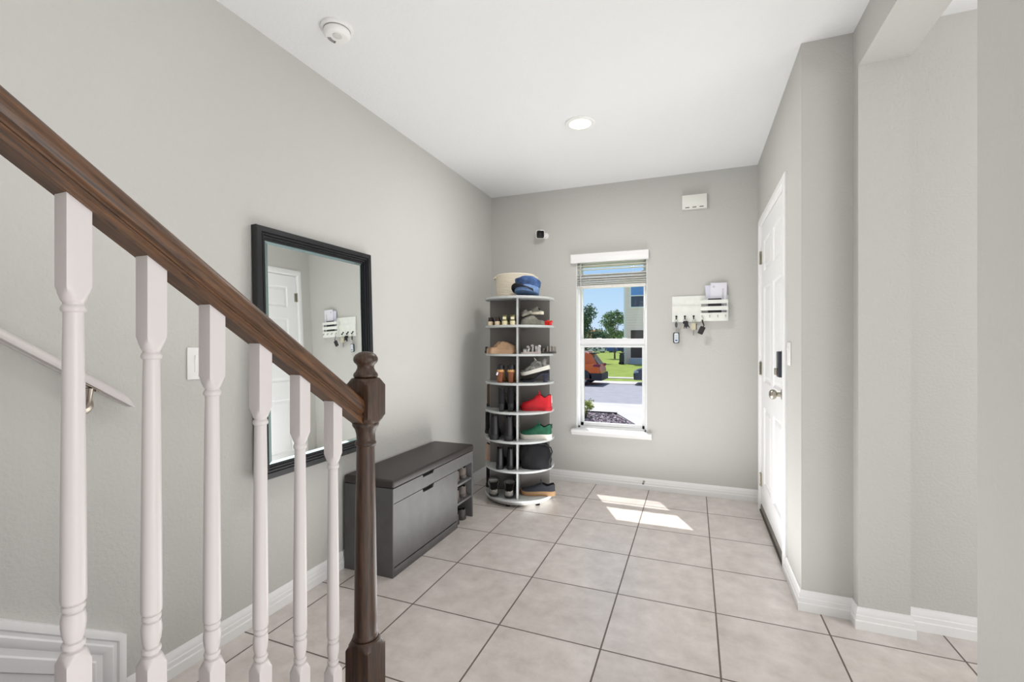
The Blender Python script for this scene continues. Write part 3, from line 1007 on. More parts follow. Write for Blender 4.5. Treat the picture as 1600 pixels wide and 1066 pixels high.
# first hook: remote with white body on a leather tag
x = HOOKX[0]; zt_ = kz(562) - .024
g = 'sets of keys hanging from the wall rack'
k1 = thing('key_set', 'white car remote hanging from the leftmost hook of the rack', 'keys', (x, HY, zt_), group=g)
ring(MB(), (0, 0, -.010), .010).build('key_ring', m_steel, k1)
ov = []
for rr in (.85, 1, 1, .85):
    ov.append(rr)
mb = MB()
mb.loft([[(.0105 * s_ * math.cos(2 * PI * j / 20), yy, -.046 + .024 * s_ * math.sin(2 * PI * j / 20)) for j in range(20)] for s_, yy in ((.85, -.004), (1, -.002), (1, .002), (.85, .004))])
mb.build('leather_tag', mat('grey_green_leather', (74, 82, 82), .6), k1)
MB().tube([(0, 0, -.068), (.001, 0, -.085), (0, 0, -.102)], .0014, 6).build('link', m_steel, k1)
def rrect(hw, hh, r_, y, cx_=0, cz_=0):
    pts = []
    for sx, sz, a0 in ((1, 1, 0), (-1, 1, 90), (-1, -1, 180), (1, -1, 270)):
        for k_ in range(5):
            a = R(a0 + k_ * 22.5)
            pts.append((cx_ + sx * (hw - r_) + r_ * math.cos(a), y, cz_ + sz * (hh - r_) + r_ * math.sin(a)))
    return pts
zc_ = kz(890) - zt_
fob = MB().loft([rrect(.022, .043, .012, .008, 0, zc_), rrect(.025, .046, .013, .003, 0, zc_), rrect(.025, .046, .013, -.003, 0, zc_), rrect(.021, .042, .012, -.008, 0, zc_)]).build('remote_case', mat('dark_remote_edge', (58, 62, 66), .4), k1)
fc = MB().loft([rrect(.017, .040, .010, -.0075, .001, zc_), rrect(.016, .039, .010, -.0100, .001, zc_)]).build('remote_face', mat('white_remote_face', (214, 222, 228), .35), k1)
for dz, rr in ((.018, .006), (-.001, .006)):
    MB().loft([rrect(.010, rr, .004, -.0098, .001, zc_ + dz), rrect(.009, rr - .001, .004, -.0112, .001, zc_ + dz)]).build('button', mat('remote_button', (188, 198, 206), .4), fc)
MB().loft([rrect(.010, .007, .004, -.0098, .001, zc_ - .022), rrect(.009, .006, .004, -.0112, .001, zc_ - .022)]).build('button', mat('blue_grey_button', (92, 104, 138), .4), fc)

x = HOOKX[1]
k2 = thing('key_set', 'bunch of black headed keys on the second rack hook from left', 'keys', (x, HY, zt_), group=g)
ring(MB(), (0, 0, -.011), .012).build('key_ring', m_steel, k2)
m_bk = mat('black_key_cover', (30, 33, 40), .5)
for i, (dx, an, dy) in enumerate(((-.012, -.28, .0), (.002, .12, -.004), (.014, -.45, -.008), (.016, -.10, .004))):
    mb = flat_key(MB(), (dx * .6, dy, -.016), an, .050, .013)
    mb.build('key', m_bk if i != 3 else m_steel, k2)
mb = MB().loft([rrect(.012, .020, .008, .004 - .012, .012, -.044), rrect(.014, .022, .008, -.012, .012, -.044), rrect(.013, .021, .008, -.016, .012, -.044)])
mb.build('fob', m_bk, k2)
MB().tube([(-.006, 0, -.02), (-.018, .002, -.05), (-.028, .003, -.075), (-.045, .004, -.088)], .0011, 6).build('cord', mat('tan_cord', (170, 140, 105), .8), k2)

x = HOOKX[2]
k3 = thing('key_set', 'key with a square beige tag on the third rack hook from left', 'keys', (x, HY, zt_), group=g)
ring(MB(), (.003, 0, -.013), .013, .0013).build('key_ring', mat('pale_green_ring', (196, 206, 180), .4, .4), k3)
MB().loft([rrect(.018, .028, .004, -.003, -.001, -.062), rrect(.018, .028, .004, .003, -.001, -.062)]).build('beige_tag', mat('beige_leather_tag', (206, 198, 172), .6), k3)
MB().loft([rrect(.012, .026, .005, .005, .012, -.064), rrect(.012, .026, .005, .009, .012, -.064)]).build('black_tag', m_bk, k3)
flat_key(MB(), (-.001, .011, -.074), 0, .056, .009).build('key', m_steel, k3)

x = HOOKX[3]; zt4 = kz(590) 
k4 = thing('key_set', 'tilted black car fob on a strap, rightmost of the hanging keys', 'keys', (x, YB - .075, zt4), group=g)
ring(MB(), (.002, 0, -.008), .010).build('key_ring', mat('bright_ring', (222, 222, 220), .25, .9), k4)
mb = MB()
for s_, xo in ((-1, 0), (1, .006)):
    mb.tube([(xo, s_ * .003, -.018), (.004 + xo, s_ * .003, -.040), (.014 + xo * .5, s_ * .003, -.062), (.010, s_ * .003, -.078)], .0032, 6)
mb.build('strap', mat('black_brown_strap', (52, 46, 34), .6), k4)
M = Matrix.Translation((-.003, 0, -.104)) @ Matrix.Rotation(R(24), 4, 'Y')
MB().loft([rrect(.018, .030, .007, .007), rrect(.021, .033, .008, .003), rrect(.021, .033, .008, -.004), rrect(.018, .030, .007, -.008)]).xf(M).build('remote_case', mat('black_remote', (38, 34, 34), .4), k4)

# ------------------------------------------------------------------ revolving shoe tower
TC = Vector((-.066, -.163, 0))
TROT = .285
TM = Matrix.Translation(TC) @ Matrix.Rotation(TROT, 4, 'Z')
TR = .283
SHELF = [.051 + .2258 * k_ for k_ in range(8)]           # disc centre heights
def top_of(k_): return SHELF[k_] + .0085
def tower():
    root = thing('shoe_tower', 'tall round revolving shoe rack of grey shelves in the corner', 'shoe rack', TC, TROT)
    m_disc = mat('pale_grey_laminate_edge', (186, 189, 188), .4)
    m_pan = mat('grey_laminate_panel', (112, 108, 104), .5)
    def disc(z):
        mb = MB()
        n = 72
        mb.lathe([(0, z - .0085), (TR - .002, z - .0085), (TR, z - .0065), (TR, z + .0065), (TR - .002, z + .0085), (0, z + .0085)], n=n)
        return mb
    for k_, z in enumerate(SHELF):
        disc(z).build('shelf', m_disc, root)
    m_base = mat('grey_base', (150, 150, 146), .5)
    MB().lathe([(0, .020), (TR - .02, .020), (TR - .018, .0425), (0, .0425)], n=64).build('turntable', m_base, root)
    for a in range(6):
        MB().lathe([(0, 0), (.018, 0), (.018, .021), (0, .021)], ((TR - .05) * math.cos(a * PI / 3 + .2), (TR - .05) * math.sin(a * PI / 3 + .2), 0), 16).build('foot', m_dark, root)
    for k_ in range(7):
        z0, z1 = SHELF[k_] + .0085, SHELF[k_ + 1] - .0085
        for a in range(4):
            M = Matrix.Rotation(a * PI / 2, 4, 'Z')
            x0 = .0075 if a % 2 == 0 else .0075
            MB().box((x0, -.0075, z0), (.247, .0075, z1), M=M).build('partition', m_pan, root)
            MB().box((.247, -.0078, z0), (.2485, .0078, z1), M=M).build('edge_band', m_disc, root)
tower()

# ------------------------------------------------------------------ shoes
def hwf(t, W):
    """half width along the shoe, t: 0 heel .. 1 toe"""
    if t < .14:
        b = .76 * math.sqrt(max(0, 1 - ((.14 - t) / .14) ** 2)) ** .8
    elif t < .35:
        b = .76 - .06 * math.sin((t - .14) / .21 * PI / 2)
    elif t < .70:
        q = (t - .35) / .35
        b = .70 + .30 * (3 * q * q - 2 * q ** 3)
    elif t < .80:
        b = 1.0
    else:
        b = math.sqrt(max(0, 1 - ((t - .80) / .20) ** 2)) ** .9
    return W / 2 * max(b, .04)

def interp(tab, t):
    for (a, va), (b, vb) in zip(tab, tab[1:]):
        if t <= b:
            q = (t - a) / (b - a) if b > a else 0
            q = q * q * (3 - 2 * q)
            return va + (vb - va) * q
    return tab[-1][1]

TS = [0, .015, .04, .07, .10, .14, .19, .25, .31, .37, .41, .45, .50, .56, .62, .68, .74, .80, .85, .90, .94, .97, .99, 1.0]
def upper_mesh(L, W, hp, o0, o1, base, inset=.96, floor_=.35, lean=.12, toe_y=0, bend=None):
    """loft the upper; hp: [(t, height above sole)], opening between o0 and o1"""
    mb = MB()
    rings = []
    for t in TS:
        hw = hwf(t, W) * inset
        h = interp(hp, t)
        x = t * L
        op = o0 <= t <= o1
        ring = []
        if op:
            le = 1 - lean * min(1, h / .08)
            for y, z in ((-1, 0), (-1.02, .35), (-.97, .7), (-le, 1.0), (-le * .86, 1.0)):
                ring.append((x, y * hw, base + z * h))
            zf = min(h * .9, max(.012, h * floor_))
            ring += [(x, -.62 * hw, base + zf), (x, 0, base + zf * .9), (x, .62 * hw, base + zf)]
            for y, z in ((le * .86, 1.0), (le, 1.0), (.97, .7), (1.02, .35), (1, 0)):
                ring.append((x, y * hw, base + z * h))
        else:
            for j in range(13):
                a = PI - PI * j / 12
                c, s_ = math.cos(a), math.sin(a)
                ring.append((x, hw * math.copysign(abs(c) ** .62, c) * 1.0, base + h * abs(s_) ** .75))
        rings.append(ring)
    n = len(rings[0])
    def mf(i, j):
        t = (TS[i] + TS[i + 1]) / 2
        return 1 if (o0 - .02 <= t <= o1 and 4 <= j <= 7) else 0
    mb.loft(rings, cap=False, closed=False, mifun=mf)
    # close heel, toe and bottom
    o = 0
    N = len(rings)
    mb.f.append(tuple(range(n))); mb.mi.append(0)
    mb.f.append(tuple(reversed([(N - 1) * n + j for j in range(n)]))); mb.mi.append(0)
    for i in range(N - 1):
        mb.f.append((i * n, (i + 1) * n, (i + 1) * n + n - 1, i * n + n - 1)); mb.mi.append(0)
    return mb

def sole_mesh(L, W, z0fun, z1fun, grow=1.04, ext=.004):
    mb = MB()
    rings = []
    for t in TS:
        hw = hwf(t, W) * grow
        x = -ext + t * (L + 2 * ext)
        a, b = z0fun(t), z1fun(t)
        m_ = (a + b) / 2
        rings.append([(x, -hw * .95, a), (x, hw * .95, a), (x, hw, m_), (x, hw * .97, b), (x, -hw * .97, b), (x, -hw, m_)])
    return mb.loft(rings)

m_lining = mat('dark_shoe_lining', (30, 28, 28), .9)
m_white_sole = mat('white_rubber_sole', (226, 222, 214), .6)
def place(root, M):
    root.matrix_world = M

def shoe(name, label, cat, M, L, W, mu, ms, group=None, style='sneaker', sole=.024, H=.085, ml=None, lace=None, heel=0.0, sole_taper=True, sub=True, lining=None):
    root = bpy.data.objects.new(name, None)
    root.empty_display_size = .03
    col.objects.link(root)
    tag(root, label, cat, group)
    root.matrix_world = M
    lining = lining or m_lining
    spring = lambda t: (.012 * ((t - .80) / .20) ** 2 if t > .80 else 0)
    lift = lambda t: heel * (1 - interp([(0, 0), (.22, 0), (.62, 1), (1, 1)], t))
    if style == 'sneaker':
        hp = [(0, H * .80), (.03, H * .92), (.10, H * .86), (.22, H * .70), (.34, H * .84), (.40, H * .98), (.50, H * .78), (.64, H * .58), (.80, H * .44), (.92, H * .34), (.98, H * .20), (1, .004)]
        up = upper_mesh(L, W, hp, .035, .38, sole * .7)
    elif style == 'slip':
        hp = [(0, H * .90), (.03, H * 1.0), (.12, H * .92), (.24, H * .80), (.33, H * .90), (.40, H * .98), (.55, H * .80), (.75, H * .58), (.90, H * .42), (.98, H * .22), (1, .004)]
        up = upper_mesh(L, W, hp, .035, .34, sole * .7)
    elif style == 'flat':
        hp = [(0, H * .95), (.04, H), (.15, H * .85), (.40, H * .62), (.60, H * .62), (.74, H * .70), (.85, H * .62), (.95, H * .42), (1, .004)]
        up = upper_mesh(L, W, hp, .035, .70, sole * .7, floor_=.12, lean=.02)
    elif style == 'clog':
        hp = [(0, H * .30), (.10, H * .34), (.25, H * .40), (.36, H * .80), (.46, H), (.62, H * .92), (.80, H * .74), (.93, H * .50), (1, .006)]
        up = upper_mesh(L, W, hp, .035, .34, sole * .7, floor_=.30, lean=.02)
    elif style == 'boot':
        hp = [(0, H), (.10, H), (.30, H), (.40, H * .97), (.455, H * .62), (.53, .088), (.64, .068), (.80, .055), (.92, .043), (.98, .026), (1, .004)]
        up = upper_mesh(L, W, hp, .035, .38, sole * .7, lean=.16, floor_=.6)
    elif style == 'mule':
        up = None
    if up:
        for i, p in enumerate(up.v):
            t = min(1, max(0, p[0] / L))
            up.v[i] = (p[0], p[1], p[2] + spring(t) + lift(t))
        u = up.build('upper', [mu, lining], root, smooth=50)
    z1 = lambda t: sole + spring(t) * .9 + lift(t) + (.006 * (1 - t) if sole_taper else 0)
    if heel:
        z0 = lambda t: lift(t) + spring(t)
    else:
        z0 = lambda t: spring(t) * .9
    s_ = sole_mesh(L, W, z0, z1).build('sole', ms, root, smooth=40)
    if heel:
        hb = MB()
        hb.loft([[(L * .012 + .004 * k_, -W * .30 + .002 * k_, z), (L * .012 + .004 * k_, W * .30 - .002 * k_, z), (L * .20, W * .31 - .002 * k_, z), (L * .20, -W * .31 + .002 * k_, z)] for k_, z in ((1.5, 0), (1, heel * .5), (0, heel + .004))])
        hb.build('heel', ms, root, bevel=.003)
    if lace is not None and style in ('sneaker', 'boot'):
        mb = MB()
        if style == 'sneaker':
            for i, t in enumerate((.42, .47, .52, .57)):
                hw = hwf(t, W) * .62
                zz = interp(hp, t) + sole * .7
                pts = []
                for q in (-1, -.5, 0, .5, 1):
                    pts.append((t * L, q * hw, zz * (1 - .16 * q * q) + .004))
                mb.tube(pts, .0028, 6)
            t = .41
            zz = interp(hp, t) + sole * .7
            for s2 in (-1, 1):
                pts = [(t * L, 0, zz + .004)]
                for q in range(1, 9):
                    a = q / 8 * PI * 1.9
                    pts.append((t * L + .012 * math.sin(a) * .5 - .004, s2 * (.020 * (1 - math.cos(a)) * .5 + .004 * q / 8), zz + .006 + .014 * math.sin(a)))
                mb.tube(pts, .0022, 6)
        else:
            for i in range(6):
                q = i / 5
                x = L * (.44 + .13 * (1 - q))
                zz = sole + .080 + q * (H - .10) * .9
                hw = W * .22
                mb.tube([(x - .012, -hw, zz - .004), (x + .006, 0, zz), (x - .012, hw, zz + .004)], .0028, 6)
            for s2 in (-1, 1):
                pts = []
                for q in range(9):
                    a = q / 8 * PI * 1.8
                    pts.append((L * .46 + .006, s2 * (.006 + .024 * (1 - math.cos(a)) * .5), sole + H * .86 - .02 * math.sin(a) - .012 * q / 8))
                mb.tube(pts, .0024, 6)
        mb.build('laces', lace, root)
    return root

def T(u_, yl, k_, ang=0.0, dz=0.0, tilt=None):
    """world matrix on shelf k_: u_ = local x, yl = local y, ang = heading of the toe in the tower's frame"""
    M = TM @ Matrix.Translation((u_, yl, top_of(k_) + dz + .0005)) @ Matrix.Rotation(ang, 4, 'Z')
    if tilt is not None:
        M = M @ tilt
    return M
IN = PI / 2        # heel towards the viewer, toe towards the core
LEFT = PI          # side on, toe to the left
black = mat('black_leather', (20, 19, 23), .42, bump=(120, .15, .002))
blackm = mat('black_suede', (20, 19, 23), .9, bump=(200, .3, .002))
blackrub = mat('black_rubber', (28, 28, 30), .6)
lace_b = mat('black_lace', (22, 22, 24), .8)

# bottom tier: glitter flats, navy canvas sneaker, black boot behind
glit = mat('silver_glitter', (150, 148, 142), .22, .85, bump=(420, 1.0, .003), vary=(380, .75))
for i, (x, lab) in enumerate(((-.190, 'silver glitter flat on the bottom shelf, left one of the pair'), (-.068, 'silver glitter flat on the bottom shelf, right one beside the front partition'))):
    shoe('flat_shoe', lab, 'shoe', T(x, -.236 if i else -.206, 0, IN + (.12 if i == 0 else .03), .006, Matrix.Rotation(R(-24), 4, 'Y')), .205, .100, glit, blackrub, 'silver flats', 'flat', .010, .058)
canvas = mat('navy_black_canvas', (38, 40, 48), .85, bump=(300, .3, .002))
gum = mat('gum_rubber', (150, 116, 78), .6)
shoe('sneaker', 'dark navy canvas sneaker with gum sole on the bottom shelf', 'shoe', T(.290, -.118, 0, LEFT - .04), .272, .096, canvas, gum, None, 'sneaker', .032, .078, lace=canvas)
shoe('ankle_boot', 'black boot half hidden behind the silver flats, bottom shelf far left', 'shoe', T(-.288, .062, 0, 0), .19, .08, blackm, blackrub, None, 'boot', .02, .16, lace=lace_b)
# second tier
for i, (x, lab) in enumerate(((-.142, 'plain black ankle boot below the combat boots, left one'), (-.058, 'plain black ankle boot below the combat boots, right one'))):
    shoe('ankle_boot', lab, 'shoe', T(x, -.236, 1, IN), .215, .078, black, blackrub, 'plain black ankle boots', 'boot', .022, .150)
tan = mat('tan_pink_suede', (188, 160, 142), .8)
shoe('slip_on_shoe', 'tan pink slip-on shoe poking out at far left above the bottom shelf', 'shoe', T(-.292, .062, 1, 0), .20, .085, tan, mat('pink_sole', (206, 168, 152), .6), None, 'slip', .030, .125)
# slouchy black bag
def bag():
    root = bpy.data.objects.new('bag', None); col.objects.link(root); root.empty_display_size = .03
    tag(root, 'slouchy black fabric bag on the shelf under the green sneaker', 'bag')
    root.matrix_world = T(.138, -.125, 1, .0)
    mb = MB()
    rings = []
    rnd = random.Random(4)
    ph = [rnd.uniform(0, 6) for _ in range(6)]
    for i in range(15):
        q = i / 14
        z = .198 * q
        a = .125 * (1 - .10 * q ** 3) * (.93 + .07 * math.sin(q * PI))
        b = .090 * (1 - .45 * q ** 2)
        if q > .93: a *= .92; b *= .8
        ring = []
        for j in range(40):
            th = 2 * PI * j / 40
            c, s_ = math.cos(th), math.sin(th)
            f = 1 + .05 * math.sin(3 * th + ph[0] + 4 * q) + .03 * math.sin(7 * th + ph[1] - 6 * q) + .02 * math.sin(11 * th + ph[2] + 9 * q)
            zz = z * (.86 + .14 * (1 - abs(c - .15)) + .05 * math.sin(2 * th)) if q > .4 else z * (.86 + .14 * (1 - abs(c - .15)) * q / .4 + 0)
            ring.append((a * f * math.copysign(abs(c) ** .8, c), b * f * math.copysign(abs(s_) ** .8, s_), zz))
        rings.append(ring)
    mb.loft(rings).build('bag_body', blackm, root, smooth=70)
    mb = MB()
    mb.tube([(.085, -.03, .175), (.118, -.045, .165), (.130, -.055, .135), (.118, -.075, .10), (.105, -.085, .06), (.112, -.082, .03)], .006, 8)
    mb.build('strap', mat('black_webbing', (36, 35, 40), .6), root, smooth=60)
    mb = MB()
    mb.tube([(-.07, -.020, .176), (-.02, -.040, .186), (.04, -.042, .188), (.09, -.020, .180)], .004, 8)
    mb.build('flap_seam', mat('black_trim', (30, 30, 36), .5), root, smooth=60)
bag()
# third tier: combat boots, green sneaker, strap boot behind
for i, (x, lab) in enumerate(((-.184, 'black laced combat boot left of the green sneaker, outer one'), (-.070, 'black laced combat boot left of the green sneaker, inner one'))):
    shoe('combat_boot', lab, 'shoe', T(x, -.214 if i == 0 else -.250, 2, IN + (.12 if i == 0 else 0)), .225 if i else .20, .098, black, blackrub, 'black combat boots', 'boot', .034, .168, lace=lace_b)
green = mat('green_suede', (26, 92, 66), .75, bump=(160, .2, .002), vary=(30, .2))
gl = mat('green_lace', (38, 120, 92), .6)
gs = shoe('sneaker', 'green laced sneaker with thick white sole', 'shoe', T(.263, -.128, 2, LEFT - .03), .250, .098, green, m_white_sole, None, 'sneaker', .034, .100, lace=gl)
MB().box((-.006, -.010, .085), (.004, .010, .118)).build('heel_tab', mat('dark_green_tab', (20, 50, 42), .6), gs, bevel=.002)
shoe('strappy_boot', 'black strappy boot sticking out at far left beside the combat boots', 'shoe', T(-.296, .060, 2, 0), .19, .075, blackm, blackrub, None, 'boot', .02, .165, lace=mat('white_black_lace', (120, 118, 116), .6))
# fourth tier
for i, (x, lab) in enumerate(((-.128, 'black chunky heeled lace-up boot left of the red sneaker, outer one'), (-.054, 'black chunky heeled lace-up boot left of the red sneaker, inner one'))):
    shoe('heeled_boot', lab, 'shoe', T(x, -.244, 3, IN), .215, .070, blackm, blackrub, 'black heeled boots', 'boot', .016, .132, lace=lace_b, heel=.040)
red = mat('red_leather', (206, 16, 34), .45, vary=(20, .12))
rs_ = shoe('sneaker', 'bright red sneaker alone on its shelf', 'shoe', T(.264, -.130, 3, LEFT - .02), .245, .098, red, mat('red_rubber_sole', (186, 14, 30), .5), None, 'sneaker', .024, .122, lace=mat('red_lace', (222, 30, 46), .6))
MB().box((-.004, -.012, .06), (.004, .012, .118)).build('heel_tab', mat('pinkish_white_tab', (236, 196, 196), .5), rs_, bevel=.002)
MB().lathe([(0, -.048), (.006, -.048), (.006, -.0475), (0, -.0475)], (.052, 0, .032), 14, axis=1).build('gold_badge', mat('gold_badge', (170, 110, 50), .35, .7), rs_)
shoe('ankle_boot', 'brown boot peeking out at far left below the heeled sandals', 'shoe', T(-.282, .060, 3, 0), .18, .07, mat('brown_leather', (84, 62, 40), .6), blackrub, None, 'boot', .018, .175)

# fifth tier: heeled sandals, white sneaker on a dark heel shoe
m_cork = mat('tan_cork_platform', (196, 148, 92), .6, vary=(60, .15))
m_wood = mat('brown_stacked_heel', (128, 74, 48), .45, vary=(40, .2))
def heeled_sandal(label, M):
    root = bpy.data.objects.new('heeled_sandal', None); col.objects.link(root); root.empty_display_size = .03
    tag(root, label, 'shoe', 'heeled sandals'); root.matrix_world = M
    L, W, hh = .215, .078, .086
    lift = lambda t: hh * (1 - interp([(0, 0), (.20, .03), (.62, 1), (1, 1)], t))
    sole_mesh(L, W, lambda t: lift(t), lambda t: lift(t) + .018).build('platform', m_cork, root)
    mb = MB()
    mb.loft([[(.006 + .006 * q, -.023 + .007 * q, z), (.006 + .006 * q, .023 - .007 * q, z), (.048 - .006 * q, .023 - .007 * q, z), (.048 - .006 * q, -.023 + .007 * q, z)] for q, z in ((1, 0), (.8, hh * .5), (0, hh + .002))])
    mb.build('heel', m_wood, root, bevel=.003)
    mb = MB()
    for t, h, wd in ((.06, .046, .016), (.12, .050, .014), (.24, .052, .014), (.70, .036, .022), (.80, .030, .018)):
        hw = hwf(t, W) * 1.02
        z0 = lift(t) + .010
        for s_ in (-1, 1):
            pass
        pts_o = [(t * L, hw * math.cos(a), z0 + h * math.sin(a) ** .8) for a in [PI * j / 12 for j in range(13)]]
        rings = []
        for p in pts_o:
            rings.append([(p[0] - wd / 2, p[1], p[2]), (p[0] + wd / 2, p[1], p[2]), (p[0] + wd / 2, p[1] * .93, p[2] - .003), (p[0] - wd / 2, p[1] * .93, p[2] - .003)])
        mb.loft(rings)
    # heel cup
    rings = []
    for j in range(13):
        a = PI / 2 + PI * j / 12
        hw = W * .40
        x, y = .030 + .034 * math.cos(a), hw * math.sin(a)
        rings.append([(x, y, hh + .012), (x * 1.0, y, hh + .052), (x + .002, y * .93, hh + .052), (x + .002, y * .93, hh + .012)])
    mb.loft(rings)
    mb.build('straps', black, root, smooth=40)
    return root
s1 = heeled_sandal('black strappy sandal with brown block heel, left one with white tag', T(-.134, -.246, 4, IN + .03))
mb = MB().box((-.012, .040, .048), (-.009, .052, .072), M=Matrix.Rotation(.35, 4, 'X')); mb.build('white_tag', m_paper, s1)
heeled_sandal('black strappy sandal with brown block heel, right one beside the partition', T(-.052, -.250, 4, IN))
m_mix = mat('black_white_upper', (120, 119, 114), .7, vary=(30, .95))
grey_lace = mat('white_lace', (206, 204, 196), .7)
shoe('sneaker', 'black and white sneaker lying tilted on top of a dark heeled shoe', 'shoe', T(.250, -.150, 4, LEFT - .04, .106, Matrix.Rotation(R(15), 4, 'Y')), .232, .090, m_mix, m_white_sole, None, 'sneaker', .026, .080, lace=grey_lace)
navy = mat('navy_shoe_leather', (34, 38, 56), .5)
shoe('heeled_shoe', 'dark navy block heeled shoe under the black and white sneaker', 'shoe', T(.242, -.150, 4, LEFT - .04), .222, .075, blackm, navy, None, 'flat', .010, .030, heel=.058)
# sixth tier: tan clogs, strappy sandals
beige = mat('beige_suede', (190, 156, 124), .85, vary=(40, .08))
for x, y, lab in ((-.262, -.070, 'beige slip-on clog behind its twin, left on the second shelf down'), (-.222, -.166, 'beige slip-on clog in front of its twin, left on the second shelf down')):
    shoe('slip_on_clog', lab, 'shoe', T(x, y, 5, .0), .208, .088, beige, mat('beige_sole', (196, 160, 130), .7), 'beige slip-on clogs', 'clog', .030, .078, lining=mat('beige_lining', (150, 116, 92), .9))
shoe('small_shoe', 'small black shoe heel at far left edge behind the beige slip-ons', 'shoe', T(-.296, .055, 5, 0), .14, .07, black, blackrub, None, 'slip', .014, .045)
def strap_sandal(label, M, mu, ms, group, L=.165, W=.07, deco=None):
    root = bpy.data.objects.new('sandal', None); col.objects.link(root); root.empty_display_size = .03
    tag(root, label, 'shoe', group); root.matrix_world = M
    sole_mesh(L, W, lambda t: 0, lambda t: .011 + .006 * (1 - t)).build('sole', ms, root)
    mb = MB()
    def arch(t, h, wd, dx=0):
        hw = hwf(t, W) * 1.0
        rings = []
        for j in range(13):
            a = PI * j / 12
            x = t * L + dx * math.sin(a); y = hw * math.cos(a); z = .010 + h * math.sin(a) ** .8
            rings.append([(x - wd / 2, y, z), (x + wd / 2, y, z), (x + wd / 2, y * .92, z - .0025), (x - wd / 2, y * .92, z - .0025)])
        mb.loft(rings)
    k2_ = min(1, L / .155)
    arch(.78, .030 * k2_, .026 * k2_); arch(.62, .036 * k2_, .016 * k2_, -.01); arch(.40, .050 * k2_, .013 * k2_, -.004); arch(.20, .052 * k2_, .012 * k2_, .004)
    rings = []
    for j in range(13):
        a = PI / 2 + PI * j / 12
        x, y = .024 + .026 * math.cos(a), W * .38 * math.sin(a)
        rings.append([(x * k2_, y, .012), (x * k2_, y, .056 * k2_), (x * k2_ + .002, y * .92, .056 * k2_), (x * k2_ + .002, y * .92, .012)])
    mb.loft(rings)
    mb.build('straps', mu, root, smooth=40)
    if deco is not None:
        q = MB()
        for t, z in ((.42, .058), (.64, .048), (.06, .054)):
            q.lathe([(0, -.010), (.012, -.006), (.013, .004), (.006, .010), (0, .011)], (t * L, -.012, (z + .004) * k2_), 10)
        q.build('ornament', deco, root)
    return root
whitestrap = mat('grey_white_strap', (176, 172, 170), .5, vary=(60, .3))
strap_sandal('pale grey strappy sandal beside the beige slip-ons', T(.176, -.165, 5, LEFT), whitestrap, mat('light_pink_sole', (196, 182, 178), .6), None, .155, .072, mat('white_ornament', (232, 220, 222), .4))
snake = mat('snakeskin_strap', (120, 112, 104), .5, vary=(90, .6))
strap_sandal('dark snakeskin strappy sandal overhanging the right edge of its shelf', T(.297, -.060, 5, LEFT - .10), snake, mat('dark_sole', (72, 70, 68), .6), None, .165, .07)
# seventh tier: small shoes, grey clogs, red sandals
brown = mat('dark_brown_upper', (52, 40, 38), .7)
cream = mat('cream_sole', (216, 198, 170), .6)
for i, x in enumerate((-.222, -.164)):
    shoe('small_sneaker', 'small dark brown shoe with cream sole, top shelf, %s' % ('outermost of four' if i == 0 else 'second from the left edge'), 'shoe', T(x, -.165 - .040 * i, 6, IN), .145, .054, brown, cream, 'small shoes under the top disc', 'sneaker', .024, .052)
olive = mat('olive_upper', (112, 108, 62), .7, vary=(40, .3))
paleso = mat('pale_yellow_sole', (226, 216, 178), .6)
for i, x in enumerate((-.102, -.038)):
    s_ = shoe('small_sneaker', 'small olive sneaker with pale sole, %s' % ('beside the dark brown shoes' if i == 0 else 'beside the front partition'), 'shoe', T(x, -.238 - .012 * i, 6, IN), .165, .055, olive, paleso, 'small shoes under the top disc', 'sneaker', .026, .068)
    MB().box((-.004, -.014, .042), (.001, .014, .062)).build('heel_patch', mat('pale_patch', (222, 218, 190), .5), s_, bevel=.002)
greyc = mat('grey_foam', (128, 126, 116), .8, vary=(50, .15))
shoe('clog', 'grey foam clog, the lower one carrying two smaller clogs', 'shoe', T(.205, -.150, 6, LEFT), .188, .096, greyc, greyc, 'grey clogs', 'clog', .022, .064)
shoe('clog', 'small grey clog leaning on the lower clog beside the partition', 'shoe', T(.112, -.150, 6, LEFT - .3, .094, Matrix.Rotation(R(20), 4, 'Y')), .088, .062, mat('pale_grey_foam', (158, 156, 146), .8), mat('pale_foam', (190, 186, 172), .7), 'grey clogs', 'clog', .014, .040)
shoe('clog', 'small grey clog with pale rim on top of the lower clog', 'shoe', T(.196, -.150, 6, LEFT - .3, .086), .100, .068, greyc, mat('pale_foam', (216, 210, 190), .7), 'grey clogs', 'clog', .016, .052)
redp = mat('red_glossy_sandal', (226, 42, 34), .3)
strap_sandal('small red sandal at the right end of the top shelf', T(.262, -.060, 6, LEFT - .3), redp, redp, None, .085, .055, mat('red_pom', (232, 60, 46), .5))

# shoes in the bench shelves
brs = mat('brown_grey_shoe', (92, 84, 78), .7, vary=(40, .2))
def bench_shoe(y, z, lab, m, H=.07, dark=False):
    M = Matrix.Translation((-.262, y, z + .0005)) @ Matrix.Rotation(PI, 4, 'Z')
    shoe('bench_shoe', lab, 'shoe', M, .235, .088, m, mat('bench_sole', (74, 68, 64), .7), 'shoes in the bench cubbies', 'sneaker', .018, H, lace=mat('grey_lace', (112, 106, 100), .8))
bench_shoe(-.866, .294, 'brown grey shoe in the top cubby of the bench, nearer one', brs, .078)
bench_shoe(-.762, .294, 'brown grey shoe in the top cubby of the bench, farther one', brs, .078)
bench_shoe(-.866, .162, 'brown grey shoe in the middle cubby of the bench, nearer one', brs, .074)
bench_shoe(-.762, .162, 'brown grey shoe in the middle cubby of the bench, farther one', brs, .074)
bench_shoe(-.872, .0, 'dark shoe on the floor in the bottom cubby, nearer one', mat('grey_shoe', (80, 76, 76), .7), .07)
bench_shoe(-.768, .0, 'dark shoe on the floor in the bottom cubby, farther one', mat('grey_shoe', (80, 76, 76), .7), .07)

